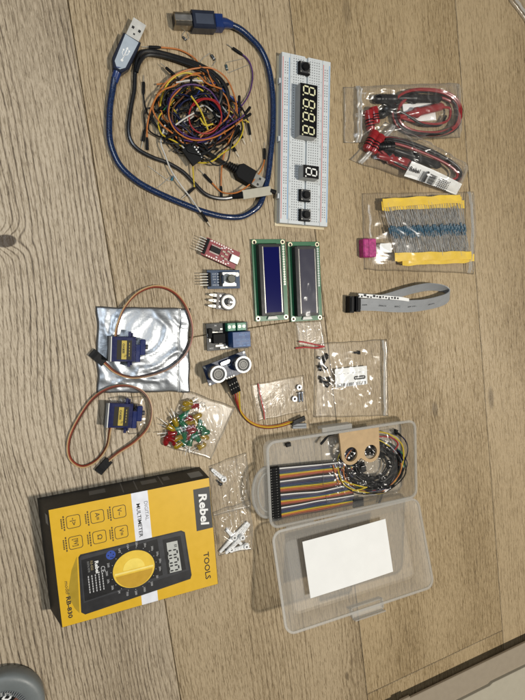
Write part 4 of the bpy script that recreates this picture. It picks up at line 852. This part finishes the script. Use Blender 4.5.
def servo(K, label, z0, cable, conn, cdir, white_edge):
    zt = z0 + 12; c = mid(*K, z=zt); a = (ang(K[0], K[1], zt) + ang(K[3], K[2], zt)) / 2
    t = thing('servo_motor', label, 'servo', (c.x, c.y, z0), a, 'small blue servo motors')
    sb = M('servo_blue', (.007, .012, .075), .22, trans=.15, coat=.3); sb2 = M('servo_blue_gearbox', (.008, .02, .12), .2, trans=.2, coat=.4)
    MB().m(sb).box(0, 0, 6, 22, 22.6, 11.8, .5).build('case', t)
    mb = MB().m(M('servo_base', (.05, .052, .055), .45)).box(-12, 0, 5.8, 2.6, 22.6, 11.6, .5); mb.m(M('servo_pale_edge', (.62, .62, .58), .4)).box(-10.7, 0, 11.95, .9, 22.4, .3); mb.build('base_cap', t)
    for s_ in (-1, 1): mb = MB().m(sb).box(5.2, s_ * 13.6, 6, 2.5, 4.8, 11.6, .4); mb.box(7.8, s_ * 13.2, 6, 1.6, 3, 5, .4); mb.build('mounting_ear', t)
    mb = MB().m(sb2).box(13, -3.5 + 0, 6, 4.4, 16, 11.6, .6); mb.prism(rrect(17.2, 2.2, 5, 14.4, 1.2), .3, 11.6, .6); mb.build('gearbox', t)
    MB().m(M('servo_spline', (.05, .05, .055), .45)).cyl((19.5, 2.2, 6), (22.5, 2.2, 6), 2.2, 12).build('output_shaft', t)
    mb = MB().m(M('servo_label_black', (.018, .015, .008), .4, spec=.2)).rect(.8, -.6, 13, 17.6, 12.02); mb.m(M('servo_label_yellow', (.45, .33, .03), .35)).rect(.6, -.6, 4.4, 16.8, 12.06)
    mb.m(ink).text('SERVO', .2, .8, 12.1, 2.6, rot=pi / 2, width=9, bold=.1).text('9g', 1.6, -6, 12.1, 2.4, rot=pi / 2)
    mb.m(M('servo_label_yellow', (.45, .33, .03)))
    for k in range(5): mb.rect(5.2, 5 - k * 2.6, .5, 1.8, 12.06)
    mb.build('label', t)
    P = spline([G(*p) for p in cable], 9); cm = ('brown', 'red', 'cream')
    cols_ = (M('lead_brown', (.09, .035, .015), .4), M('lead_red', (.24, .03, .015), .4), M('lead_tan', (.46, .30, .14), .4))
    for k in range(3):
        Q = []
        for i, p in enumerate(P):
            d = (P[min(i + 1, len(P) - 1)] - P[max(i - 1, 0)]).normalized(); s_ = Vector((-d.y, d.x, 0)); tw = .65 + .35 * cos(i * .09 + k); Q.append(p + s_ * (k - 1) * 1.15 * tw + Vector((0, 0, (k - 1) * 1.1 * sin(i * .05))) + Vector((0, 0, .6)))
        MB().m(cols_[k]).tube(Q, .66, 6).build('lead_wire', t, world=True)
    A, B = G(*conn[0], 3), G(*conn[1], 3); a = dirang(A, B); L_ = (B - A).length
    mb = MB().m(black).at(A.x, A.y, 2.6, a).box(L_ / 2, 0, 0, L_, 7.8, 2.8, .25); mb.m(blackm).box(L_ * .75, 0, 1.45, 3, 6.4, .3); mb.build('connector', t, world=True)
servo([(112, 336), (134, 337), (134.5, 362), (113, 362)], 'blue servo motor lying on the silver antistatic bag', 3,
      [(115, 343, 10), (115.4, 334, 11), (117.5, 324, 9), (124.5, 307.5, 6), (138, 293, 2.5), (156, 286.8, 1.6), (174, 292.5, 1.6), (187, 309, 3.5), (192.5, 330, 3), (188, 350, 4), (174, 365.5, 5), (153, 374.5, 5), (132, 377, 5), (116, 372, 4), (104.5, 362.5, 3.4)], ((104.6, 363), (91.5, 352)), 0, True)
servo([(109.5, 403), (130.5, 403.5), (131, 428.5), (110, 428)], 'blue servo motor on bare wood below the silver bag', 1,
      [(111, 424, 9), (109.8, 432, 7), (106.5, 447, 3), (96.5, 460, 2), (82, 466, 1.6), (70.5, 458, 1.6), (69, 441, 1.6), (77, 421, 2), (92, 399, 3), (110, 387.5, 5), (129, 386, 6), (144, 393, 6), (151, 408, 5), (148, 426, 4), (135, 441, 2.6), (119, 452, 2), (108.5, 460.5, 2.4)], ((109.3, 460), (98, 472.5)), 0, True)
bag('small_bag', 'tiny clear bag tucked under the lower servo', 'bag', [(108, 398), (146, 396), (150, 432), (128, 434)], 1, 1.5, 31, .9, None, n=20, scale=9)

# ------------------------------------------------------------------ bag of LEDs
LC = {'red': M('led_red', (.45, .02, .025), .15, trans=.65, coat=.3), 'yellow': M('led_yellow', (.62, .42, .03), .15, trans=.65, coat=.3), 'green': M('led_green', (.01, .17, .07), .15, trans=.4, coat=.3)}
spots = [('yellow', 187, 403), ('green', 187, 410), ('red', 194, 406), ('yellow', 197, 416), ('red', 190, 418), ('green', 183, 415), ('yellow', 175, 422), ('green', 182, 423), ('red', 190, 428), ('green', 199, 424), ('green', 202, 428), ('red', 172, 433), ('red', 166, 441), ('yellow', 177, 438), ('green', 181, 442), ('green', 197, 438), ('yellow', 205, 437), ('yellow', 202, 446), ('red', 189, 435), ('yellow', 186, 408), ('green', 178, 430), ('red', 169, 438), ('green', 193, 434), ('yellow', 178, 445), ('green', 184, 436), ('red', 186, 425), ('green', 190, 441), ('yellow', 171, 428), ('red', 192, 431), ('green', 176, 426), ('yellow', 195, 421), ('green', 205, 432), ('red', 174, 441), ('yellow', 189, 423)]
rnd = random.Random(17)
for i, (c, x, y) in enumerate(spots):
    p = G(x, y, 4); a = rnd.uniform(0, 2 * pi); t = thing('led', f'{c} LED jumbled with others inside the clear bag', 'LED', (p.x, p.y, 3 + rnd.uniform(0, 3.5)), a, 'coloured LEDs in one bag'); t.scale = (1.12, 1.12, 1.12)
    prof = [(0, 2.9), (1, 2.9), (1.01, 2.5), (5.5, 2.5), (7, 2.15), (8, 1.3), (8.5, .3)]
    MB().m(LC[c]).tube([(q[0] - 4, 0, 0) for q in prof], [q[1] for q in prof], 14).build('lens', t)
    for s_ in (-1, 1): MB().m(leadm).tube([(-4, s_ * 1.27, 0), (-7, s_ * 1.3, 0), (-11.5 - 1.5 * s_, s_ * (1.4 + rnd.uniform(0, 1)), rnd.uniform(-1, 1))], .28, 6).build('lead', t)
bag('small_bag', 'clear plastic bag full of red, yellow and green LEDs', 'bag', [(184, 390), (236, 407), (211, 460), (162, 445)], 2, 10, 13, 2.0, None, scale=15, pw=.45, mat=bagc)

# ------------------------------------------------------------------ bags with servo horns
hornw = M('horn_nylon', (.76, .76, .75), .4)
def horn(px, q, label, kind, z=2.5):
    A, B = G(*px, z), G(*q, z); a = dirang(A, B); L_ = (B - A).length
    t = MB().m(hornw).at(A.x, A.y, z - .8, a)
    if kind == 'bar':
        t.prism([(-2.6, -2.2), (0, -3.4), (2.6, -2.2), (L_, -1.5), (L_ + 1, 0), (L_, 1.5), (2.6, 2.2), (0, 3.4), (-2.6, 2.2), (-3.2, 0)], 0, 1.7, .3)
    else:
        for k in range(4): t.at(A.x, A.y, z - .8 + .01 * k, a + k * pi / 2); t.prism([(0, -2.4), (L_ * (1 if k % 2 == 0 else .6), -1.4), (L_ * (1 if k % 2 == 0 else .6), 1.4), (0, 2.4)], 0, 1.7, .3)
    t.at(A.x, A.y, z - .8, a).vcyl(0, 0, 0, 3.4, 2.9, 16, .3); t.m(M('horn_hole', (.08, .08, .08), .7)).vcyl(0, 0, 3.4, 3.44, 1.1, 10)
    for k in range(4): t.poly(circ(L_ * (.35 + .17 * k), 0, .42, 8), 1.74)
    tag(t.build('servo_horn', world=True), label, 'servo horn', 'white servo horns in the small bags')
horn((223.5, 479), (212, 469.5), 'white servo horn in the upper horn bag', 'bar')
horn((231, 549), (249, 524), 'long white servo horn standing steepest in the lower horn bag', 'bar')
horn((242, 537), (226, 553), 'white servo horn crossing others low in the lower horn bag', 'bar', 5)
horn((246, 546), (230, 551), 'short white servo horn lowest in the lower horn bag', 'bar', 4)
horn((234, 537), (248, 522), 'white cross shaped servo horn behind the long one', 'cross', 2)
def screw(px, q, label, m_, grp, z=2.2, r=.9, name='screw', hr=1.9):
    A, B = G(*px, z), G(*q, z); d = (B - A).normalized()
    t = MB().m(m_).tube([A, A + d * .3, A + d * 1.3, A + d * 1.5], [hr * .7, hr, hr, r], 10); L_ = (B - A).length; P = []; R_ = []
    for k in range(15): P.append(A + d * (1.4 + (L_ - 2.2) * k / 14)); R_.append(r * (1.08 if k % 2 else .85))
    t.tube(P + [B], R_ + [.15], 8); tag(t.build(name, world=True), label, 'screw', grp)
screw((221.5, 485), (217, 480), 'tiny black screw beside the horn in the upper bag', black, 'tiny screws packed with the horns')
screw((229.5, 552), (224, 548), 'tiny black screw at the bottom of the lower horn bag', black, 'tiny screws packed with the horns')
HG = 'small bags with servo horns'
bag('small_bag', 'crumpled clear bag with one white servo horn, upper of two', 'bag', [(208.5, 466), (247, 452), (252, 507), (214, 516)], 2, 5, 15, 3.4, HG, mat=bagc, scale=16, jag=2)
bag('small_bag', 'clear bag with several white servo horns beside the yellow box', 'bag', [(213, 512), (251.5, 500), (252.5, 550), (219.5, 557)], 2, 6, 16, 3.2, HG, mat=bagc, scale=16, jag=2)

# ------------------------------------------------------------------ bag with nuts and bolts
zn = M('zinc_steel', (.34, .36, .40), .4, .9)
for i, (x, y) in enumerate(((299, 387.3), (294.4, 398.8))):
    c = G(x, y, 2); mb = MB().m(zn).at(c.x, c.y, 1, i).ring(0, 0, 1.5, 2.9, 0, 2.2, 6 if 0 else 12); tag(mb.build('nut', world=True), ('upper' if i == 0 else 'lower') + ' small steel nut in the red lined zip bag', 'nut', 'nuts in the red lined bag')
screw((299, 392), (299.5, 402.5), 'steel screw on the left in the red lined zip bag', zn, 'bolts in the red lined bag', r=1.1)
screw((302, 391.5), (302.5, 402), 'steel screw on the right in the red lined zip bag', zn, 'bolts in the red lined bag', r=1.1)
bag('zip_bag', 'small clear zip bag with a red line, holding two nuts', 'bag', [(251, 384.5), (303.5, 375.5), (307.5, 411), (258, 421.5)], 1.5, 2.6, 19, 1.4, None, zips=[('u', 0, .125)], red=M('red_zip_line', (.50, .06, .05), .4), scale=15, mat=bagn)

# ------------------------------------------------------------------ bags with red leads and black screws
for pts, lab in (([(299, 341.5, 3), (306, 342.5, 3.5), (315, 344.5, 3), (324, 346.5, 2.5)], 'thin red wire, upper of two by the LCD boards'), ([(295.5, 348.3, 2), (305, 347.3, 2.4), (316, 348, 3), (324.5, 346.5, 2)], 'thin red wire, lower of two by the LCD boards')):
    MB_ = MB().m(M('red_hookup_wire', (.40, .03, .035), .4)).tube(spline([G(*p) for p in pts], 6), .8, 7); tag(MB_.build('red_wire', world=True), lab, 'wire', 'red wires near the LCD boards')
bag('small_bag', 'small empty looking clear bag just below the LCD boards', 'bag', [(295, 322), (321.5, 320.5), (326, 350), (298, 345)], 1.5, 3, 21, 2.0, None, scale=9, n=30)
bs = M('black_screw_metal', (.014, .014, .015), .35, .3)
for i, (p, q) in enumerate((((327.5, 354.5), (321.5, 358.5)), ((323.5, 361), (328.5, 357)), ((318.5, 367.5), (325, 362)), ((326.5, 369), (322.5, 363.5)), ((321, 371), (320.5, 364.5)), ((319.5, 377.8), (327, 378.8)), ((321, 381), (328.5, 382.5)), ((328, 386.5), (323, 381)), ((329, 377), (330, 385)))):
    screw(p, q, 'short black screw clustered beside the white barcode label', bs, 'black screws beside the barcode label', 2.4, 1.15, hr=2.3)
screw((359.5, 352.5), (353.5, 352.8), 'single black screw lying above the white barcode label', bs, None, 2.2, 1.1, hr=2.3)
for i, (p, q) in enumerate((((318, 357), (321, 360)), ((319.5, 369), (320.5, 362)))): screw(p, q, 'short bright steel screw among the black screws', zn, 'steel screws among the black ones', 2, .9)
# label card
c = mid((332.8, 370), (369.4, 365.8), (370, 383.3), (332.8, 387.8), z=5); a = (ang((332.8, 370), (369.4, 365.8)) + ang((332.8, 387.8), (370, 383.3))) / 2
t = thing('barcode_label', 'white barcode label with a black pill shaped mark, under clear film', 'label', (c.x, c.y, 4.4), a)
W_, H_ = 40.5, 20.5; MB().m(paper).prism(rrect(0, 0, W_, H_, 1), 0, .3).build('card', t)
mb = MB().m(M('faint_print', (.42, .42, .42), .8)); rnd = random.Random(6)
for k, wd in enumerate((5, 3.4, 2.6, 5.5, 1.6, 3)): mb.rect(-14 + k * 5, 4.2, wd * .8, .9, .36)
mb.m(ink)
x = -W_ / 2 + 2
while x < W_ / 2 - 2:
    wd = rnd.choice((.35, .5, .9, 1.2)); mb.rect(x + wd / 2, -8.1, wd, 3.6, .36); x += wd + rnd.choice((.4, .6, 1.0))
mb.poly(rrect(10.5, -1.9, 15, 4.2, 2.05), .36); mb.m(white)
for k, wd in enumerate((1.5, .9, 1.5, 1, 1.4, .9, 1.2)): mb.rect(5.4 + k * 1.7, -1.9, wd * .8, 1.5 if k % 2 else 1.2, .42)
mb.build('label_print', t)
bag('zip_bag', 'clear zip bag with a white barcode label and black screws', 'bag', [(315, 344), (388, 339), (389, 416), (314, 418)], 1.5, 4.2, 23, 1.7, None, zips=[('u', 0, .935)], scale=14, pw=.4)

# ------------------------------------------------------------------ plastic case
HC = 20; CW, CD = 183, 91
cc = mid((263, 443), (412, 420), (420, 496), (273, 528), z=HC); ca = (ang((263, 443), (412, 420), HC) + ang((273, 528), (420, 496), HC)) / 2
case = thing('plastic_case', 'frosted clear plastic case lying open with its lid folded out', 'case', base(cc), ca)
def shell(w0, d0, r0, w1, d1, r1, h, th, zb, lipw=1.6, floor=True, flip=False):
    """tray: outer wall from base ring (w0,d0) to rim ring (w1,d1); flip = open side up already"""
    mb = MB().m(polyp); n = 6
    R = [rrect(0, 0, w0, d0, r0, n), rrect(0, 0, w0 + .6, d0 + .6, r0 + .3, n), rrect(0, 0, w1, d1, r1, n), rrect(0, 0, w1 - 2 * th, d1 - 2 * th, r1 - th, n), rrect(0, 0, w0 - 2 * th, d0 - 2 * th, max(1, r0 - th), n), rrect(0, 0, w0 - 2 * th - 4, d0 - 2 * th - 4, max(1, r0 - th - 2), n)]
    ZZ = [zb, zb + 1.5, zb + h, zb + h, zb + th + 1.6, zb + th]
    rings = [[mb.v((*p, z)) for p in r] for r, z in zip(R, ZZ)]; k = len(R[0])
    for q, (A, B) in enumerate(zip(rings, rings[1:])):
        for i in range(k): mb.f([A[i], A[(i + 1) % k], B[(i + 1) % k], B[i]], q in (0, 1, 3, 4))
    mb.f(rings[-1]); mb.f(rings[0][::-1]); return mb
def rimring(w_, d_, r, z, wd, th):
    mb = MB().m(polyp2); A = rrect(0, 0, w_, d_, r, 6); B = rrect(0, 0, w_ - 2 * wd, d_ - 2 * wd, r - wd, 6); k = len(A)
    V = [[mb.v((*p, zz)) for p in q] for q, zz in ((A, z), (A, z + th), (B, z + th), (B, z))]
    for i in range(4):
        for j in range(k): mb.f([V[i][j], V[i][(j + 1) % k], V[(i + 1) % 4][(j + 1) % k], V[(i + 1) % 4][j]])
    return mb
tray = shell(CW - 9, CD - 9, 8, CW - 3, CD - 3, 9, HC, 1.3, .4).build('tray', case)
rimring(CW, CD, 10, HC - .6, 2.5, 1.8).build('rim', tray)
mb = MB().m(polyp); A = [(-CW / 2 - 16 * cos(a), 26 * sin(a)) for a in [radians(-90 + 180 * k / 20) for k in range(21)]]; B = [(-CW / 2 - 10 * cos(a), 20 * sin(a)) for a in [radians(-90 + 180 * k / 20) for k in range(21)]]
A = [(x + .5, y - 8) for x, y in A]; B = [(x + .5, y - 8) for x, y in B]
V = [[mb.v((*p, z)) for p in q] for q, z in ((A, HC - 5), (A, HC - 2.6), (B, HC - 2.6), (B, HC - 5))]
for i in range(4):
    for j in range(20): mb.f([V[i][j], V[i][j + 1], V[(i + 1) % 4][j + 1], V[(i + 1) % 4][j]], i in (0, 2))
mb.m(polyp).prism([p for p in B], HC - 4.4, HC - 3.4)
lo = mb.build('hang_loop', case)
mb = MB().m(polyp2).tube([(x, y, HC - 3.6) for x, y in A], 1.5, 8).tube([(x, y, HC - 3.4) for x, y in B], .9, 8).build('loop_edge', case)
mb = MB().m(polyp2).box(-CW / 2 + 83, CD / 2 + 2.2, HC - 2.4, 36, 5.4, 1.6, .3).box(-CW / 2 + 83, CD / 2 + 4.4, HC - 7.6, 36, 1.4, 9, .3); mb.m(polyp).box(-CW / 2 + 83, CD / 2 + 2.9, HC - 11.5, 36, 3, 1.2); mb.build('catch_plate', case)
lid = bpy.data.objects.new('lid', None); sc.collection.objects.link(lid); lid.parent = case; lid.location = (.0015, -(CD / 2 + 1.2) / 1000, (HC - .5) / 1000); lid.empty_display_size = .01
LD = 100; TL = math.asin(25 / LD); lid.rotation_euler = (-TL, 0, radians(.6))
lid.rotation_euler = (TL * -1, radians(2), 0)
def lidpart(mb, name, par=None):
    o = mb.build(name, par or lid)
    return o
def shift(mb, x, y, z):
    for v in mb.bm.verts: v.co += Vector((x, y, z))
    return mb
LH = 11
lp = shift(shell(CW - 26, LD - 24, 8, CW + 1, LD - 2, 10, LH, 1.3, 0), 0, -LD / 2, -LH + 1); lid_pan = lidpart(lp, 'lid_panel')
lidpart(shift(rimring(CW + 4, LD, 11, 0, 2.4, 1.5), 0, -LD / 2, .6), 'lid_rim')
mb = MB().m(polyp2).box(4, -LD - 3.4, -1.5, 38, 6.4, 1.8, .3).box(4, -LD - 6, 1.5, 38, 1.4, 6, .3).box(4, -LD + 5, -4.6, 42, 1.2, 7, .3).box(-15.5, -LD + .5, -2, 1.4, 9, 5, .3).box(23.5, -LD + .5, -2, 1.4, 9, 5, .3); lidpart(mb, 'latch')
mb = MB().m(polyp2)
for x in (-60, 0, 60): mb.cyl((x - 16, .3, .2), (x + 16, .3, .2), 1.1, 8)
lidpart(mb, 'hinge')
# lid world frame, for the paper card lying in it
LX = Matrix.Translation(base(cc)) @ Matrix.Rotation(ca, 4, 'Z') @ Matrix.Translation((1.5, -(CD / 2 + 1.2), HC - .5)) @ Matrix.Rotation(radians(2), 4, 'Y') @ Matrix.Rotation(-TL, 4, 'X')
def on_lid(px, py, zl):                                   # pixel -> point on the plane z=zl of the lid frame
    v = D + RV * ((px - 262.5) / FP) - UV * ((py - 350) / FP); nn = LX.to_3x3() @ Vector((0, 0, 1)); p0 = LX @ Vector((0, 0, zl)); o_ = Vector((0, 0, CH))
    return o_ + v * ((p0 - o_).dot(nn) / v.dot(nn))
zl = -LH + 1 + 1.3 + 7
Kp = [on_lid(x, y, zl) for x, y in ((302.3, 541.8), (385.3, 518.8), (393, 571.5), (310.5, 598.3))]
mb = MB().m(paper); nn = LX.to_3x3() @ Vector((0, 0, 1)); n = 10; A = [Kp[0].lerp(Kp[1], k / n) + nn * .9 * sin(k / n * pi) for k in range(n + 1)]; B = [Kp[3].lerp(Kp[2], k / n) + nn * .9 * sin(k / n * pi) for k in range(n + 1)]
mb.ribbon(A, B, .5); card = tag(mb.build('paper_card', world=True), 'blank white paper card lying in the open case lid', 'card')
# contents of the case; C(x,y) -> case local helper through pixels at height z
seq = ['black', 'white', 'grey', 'purple', 'blue', 'green', 'yellow', 'orange', 'red', 'brown']
rj = thing('ribbon_jumper_cable', 'flat rainbow ribbon of forty jumper wires with black ends in the case', 'jumper wires', base(G(310, 492, 4)))
a0, a1 = G(278.5, 466.5, 7), G(281, 519, 7); b0, b1 = G(352, 459.5, 6), G(354, 505, 6)
cv = {'black': wire['black'], 'white': M('ribbon_wire_white', (.72, .70, .66), .45), 'grey': M('ribbon_wire_grey', (.06, .06, .075), .45), 'purple': M('ribbon_wire_purple', (.02, .014, .05), .45), 'blue': M('ribbon_wire_blue', (.012, .024, .09), .45), 'green': M('ribbon_wire_green', (.02, .05, .05), .45), 'yellow': wire['yellow'], 'orange': wire['orange'], 'red': M('ribbon_wire_red', (.30, .05, .03), .4), 'brown': wire['brown']}
hous = MB().m(M('housing_black', (.006, .006, .0065), .6, spec=.1)).box(-6, 0, 0, 12, 2.54, 2.5, .06); hous.m(M('contact_hole', (.10, .10, .09), .5, .3)).rect(-9.5, 0, 1.0, .8, 1.27).rect(-3.5, 0, .8, .7, 1.27); HM = hous.build('connector'); firsth = True
for k in range(40):
    u = (k + .5) / 40; A = a0.lerp(a1, u); B = b0.lerp(b1, u); wv = 1.6 * sin(u * 9)
    mb = MB().m(cv[seq[k % 10]]).tube(spline([A + Vector((-1, 0, 0)), A.lerp(B, .25) + Vector((0, wv * .5, 1 + .5 * sin(u * 12))), A.lerp(B, .5) + Vector((0, wv, 2 + 1.1 * sin(u * 14))), A.lerp(B, .75) + Vector((0, wv * .6, 1.5)), B], 5), .72, 6); mb.build('wire', rj, world=True)
    h = HM if firsth else HM.copy()
    if not firsth: sc.collection.objects.link(h)
    firsth = False; h.parent = rj; p = a0.lerp(a1, (int(k / 2) + .5) / 20); p = Vector((p.x, p.y, 7.9 if k % 2 == 0 else 5.2)); h.location = (p * .001) - rj.location; h.rotation_euler = (0, 0, dirang(a0, a1) + pi / 2)
for k in range(4):
    p = b0.lerp(b1, .88 + .05 * k); MB().m(black).at(p.x, p.y, 6.5, ca).box(5, 0, 0, 13, 2.5, 2.5, .2).build('end_connector', rj, world=True)
WG = 'jumper wires coiled in the case'
rnd = random.Random(12)
cl = ['black'] * 30 + ['grey', 'brown', 'brown', 'navy', 'red', 'yellow', 'black', 'black', 'orange', 'green']
for i, c in enumerate(cl):
    sc_ = 1 if i < 7 or i > 26 else rnd.uniform(.45, .9); rx, ry = rnd.uniform(27, 35) * sc_, rnd.uniform(21, 28) * sc_; pts = []; a0_ = rnd.uniform(-1.6, 1.6); zz = rnd.uniform(2.5, 10); cx, cy = 372 + rnd.uniform(-3, 1.5), 466 + rnd.uniform(-2, 2)
    for k in range(15):
        a = a0_ + rnd.choice((1,)) * 5.2 * k / 14; x = cx + rx * cos(a) * (1 + .06 * sin(k + i)); y = cy + ry * sin(a) * (1 + .06 * cos(k * 1.3 + i)); pts.append((min(x, 409), min(y, 495), zz + 2.5 * sin(k * .8 + i)))
    J(pts, c, c + ' jumper wire coiled among others inside the plastic case', (2, 0), WG, r=.7)
J([(377, 509, 3), (383, 493, 4.5), (392, 483.5, 6), (400, 471, 7), (407.5, 452, 8), (405, 440, 8), (394, 430.5, 8)], 'navy', 'navy jumper wire along the right end of the case, its pin outermost', (1, 2), WG, r=.75)
J([(391, 487, 8), (399, 474, 9), (403.5, 458, 9.5), (401.5, 444, 9.5), (391, 435, 9), (380, 432, 8), (368, 432, 8)], 'yellow', 'long yellow jumper wire curving inside the right end of the case', (0, 0), WG, r=.85)
J([(393, 452, 9), (398, 444, 9.4), (392, 438, 9.4), (382, 436.5, 9), (365, 437, 8)], 'red', 'dark red jumper wire bending beside the cardboard bracket', (0, 0), WG, r=.85)
J([(342, 480.5, 11), (352, 484, 12), (366, 487.5, 12)], 'yellow', 'straight yellow jumper wire, upper of a V in the case bag', (0, 0), WG, r=.8)
J([(352, 490.5, 11), (360, 489.5, 12), (367, 487, 12)], 'yellow', 'short yellow jumper wire, lower of a V in the case bag', (0, 0), WG, r=.8)
J([(333, 465, 10), (336, 475, 11), (339, 484, 10)], 'orange', 'short orange jumper wire over the rainbow ribbon', (0, 0), WG, r=.75)
J([(320, 445, 8), (327, 437, 9), (334, 434, 9)], 'black', 'black jumper wire end at the upper left of the case bag', (2, 0), WG, r=.8)
c = G(361, 469, 10); mb = MB().m(black).at(c.x, c.y, 4, .3).box(0, 0, 3, 13, 11, 6, .6).vcyl(2, 1, 6, 9, 3.4, 18, .4); tag(mb.build('small_buzzer', world=True), 'small black component under the cardboard bracket', 'component')
bag('clear_bag', 'crinkled clear bag of coiled wires inside the plastic case', 'bag', [(319, 437), (394, 428), (399, 494), (325, 504)], 8, 4, 27, 2.8, None, scale=10, z0=8.5, jag=2.5, mat=film('inner_bag_film', haze=.005, gl=.03, bump=.1, bs=40, rough=.2, fold=.3))
# bracket
zb = 17.5; kb = M('kraft_card', (.46, .32, .175), .8, var=.1, bump=.2)
f0, f1 = G(339, 433, zb), G(378.8, 427, zb); a = dirang(f0, f1); wb = (f1 - f0).length; hb = 39
t = MB().m(kb); h1, h2 = (wb * .28, -25.5), (wb * .78, -26.5); r_ = 8.0; Ro = 11.6
out = [(0, 0)] + [(h1[0] + Ro * cos(b), h1[1] + Ro * sin(b)) for b in [radians(180 + 135 * k / 10) for k in range(11)]] + [(wb * .53, -31.5)] + [(h2[0] + Ro * cos(b), h2[1] + Ro * sin(b)) for b in [radians(225 + 135 * k / 10) for k in range(11)]] + [(wb, 0)]
from mathutils.geometry import tessellate_polygon
hol = [circ(*h1, r_, 24), circ(*h2, r_, 24)]
loops = [[Vector((*p, 0)) for p in q] for q in [out] + hol]; tris = tessellate_polygon(loops); flat = [p for q in loops for p in q]
t.at(f0.x, f0.y, zb - 3, a)
top = [t.v((p.x, p.y, 3)) for p in flat]; bot = [t.v((p.x, p.y, 0)) for p in flat]
for tr in tris: t.f([top[i] for i in tr]); t.f([bot[i] for i in tr][::-1])
s0 = 0
for q in loops:
    for i in range(len(q)): j = (i + 1) % len(q); t.f([top[s0 + i], top[s0 + j], bot[s0 + j], bot[s0 + i]])
    s0 += len(q)
tag(t.build('sensor_bracket', world=True), 'tan cardboard bracket with two round holes resting in the case', 'bracket')
c = G(288, 444.5, 3); mb = MB().m(black).at(c.x, c.y, 2, .15).box(0, 0, 1.6, 5.4, 4, 3.2, .4).box(0, 0, 3.3, 3.4, 2.6, .5, .2); tag(mb.build('tiny_plug', world=True), 'tiny black cap alone on the case floor', 'cap')
c = G(396, 432.5, 5); mb = MB().m(black).at(c.x, c.y, 2.5, 1.2).box(0, 0, 1.6, 7, 4, 3.2, .4).box(0, 0, 3.3, 4.4, 2.4, .5, .2); tag(mb.build('tiny_plug', world=True), 'small black cap in the upper right corner of the case', 'cap')

# ------------------------------------------------------------------ corners of the picture
# slab at lower right
zt = 14; e0, e1 = G(411, 698, zt), G(525, 643, zt); d = (e1 - e0).normalized(); nn = Vector((d.y, -d.x, 0)); a = dirang(e0, e1)
t = thing('cabinet_plinth', 'taupe stepped cabinet base crossing the lower right corner', 'furniture', base(e0), a)
mb = MB().m(M('shaded_laminate', (.30, .25, .185), .5, var=.04, bump=.1)).box(150, -60, zt - 1.5, 620, 120, 3, .6); mb.box(-8, -1.4, zt - 1.7, 14, 7, 3.2, .6); mb.build('lower_board', t); MB().m(M('plinth_foot', (.10, .085, .06), .7)).box(150, -75, (zt - 2.8) / 2, 600, 100, zt - 3.2).build('foot', t)  # darker copy of the one plinth laminate, its shade put into the colour
f0 = G(463, 700, zt + 4); f1 = G(525, 669.5, zt + 4)
def loc_(p): v = p - e0; return (v.x * cos(-a) - v.y * sin(-a), v.x * sin(-a) + v.y * cos(-a))
q0, q1, q2 = loc_(f0), loc_(G(490, 686, zt + 4)), loc_(G(493, 683, zt + 4)); q3 = loc_(f1)
mb = MB().m(M('lit_laminate', (.40, .365, .285), .55, var=.03, bump=.08)); mb.prism([(q0[0] - 120, -180), (460, -180), (460, q3[1]), (q2[0], q2[1]), (q1[0], q1[1]), (q0[0] - 120, q0[1])], zt, zt + 4, .5); mb.build('upper_panel', t)  # lighter copy of the same laminate, brighter light put into the colour
# round tub at lower left
zt = 20; c = G(3, 714, zt); R_ = (G(48, 714, zt) - c).length * .9
t = thing('round_tub', 'round tub with a thick grey rim, mostly outside the lower left corner', 'tub', base(c))
gm = M('tub_grey', (.15, .165, .165), .45, var=.05, bump=.1); n = 64
prof = [(R_ - 3, .3), (R_ - 1, 4), (R_, zt - 6), (R_ - .5, zt - 3), (R_ - 2, zt - 1), (R_ - 5, zt), (R_ - 12, zt - .3), (R_ - 15, zt - 1.5), (R_ - 16, zt - 5)]
mb = MB().m(gm); V = [[mb.v((r * cos(2 * pi * k / n), r * sin(2 * pi * k / n), z)) for k in range(n)] for r, z in prof]
for A, B in zip(V, V[1:]):
    for k in range(n): mb.f([A[k], A[(k + 1) % n], B[(k + 1) % n], B[k]], True)
mb.build('rim', t)
mb = MB().m(M('tub_grey_dark', (.16, .17, .175), .5))
for k in range(60):
    a = k * 2 * pi / 60; mb.at(0, 0, 0, a).box(R_ - 15.6, 0, zt - 1.2, 4.5, 1.1, 1.8, .2)
mb.build('grip_ridges', t)
mb = MB().m(blackm).vcyl(0, 0, zt - 9, zt - 6, R_ - 16, 48); mb.m(M('tub_brown', (.16, .07, .05), .5)).prism([((R_ - q) * cos(b), (R_ - q) * sin(b)) for q, bb_ in ((17, range(8, 42, 4)), (24, range(38, 6, -4))) for b in [radians(x) for x in bb_]], zt - 6, zt - 5.6); ins = mb.build('inner_disc', t)
mb = MB().m(white)
for ch, px, py, r in (('D', 7.2, 697.3, -38), ('a', .6, 693, -18)):
    p = G(px, py, zt - 5.8) - base(c); mb.text(ch, p.x, p.y, zt - 5.85, 9.5, rot=radians(r), bold=.35)
mb.build('lettering', t)
# bag corner at the upper right
bag('clear_bag', 'clear plastic bag poking in at the upper right corner', 'bag', [(504, -8), (560, -40), (600, 30), (530, 28)], 2, 3, 41, 1.2, None, zips=[('u', 0, .06)], scale=16, n=24)

bpy.context.view_layer.update()
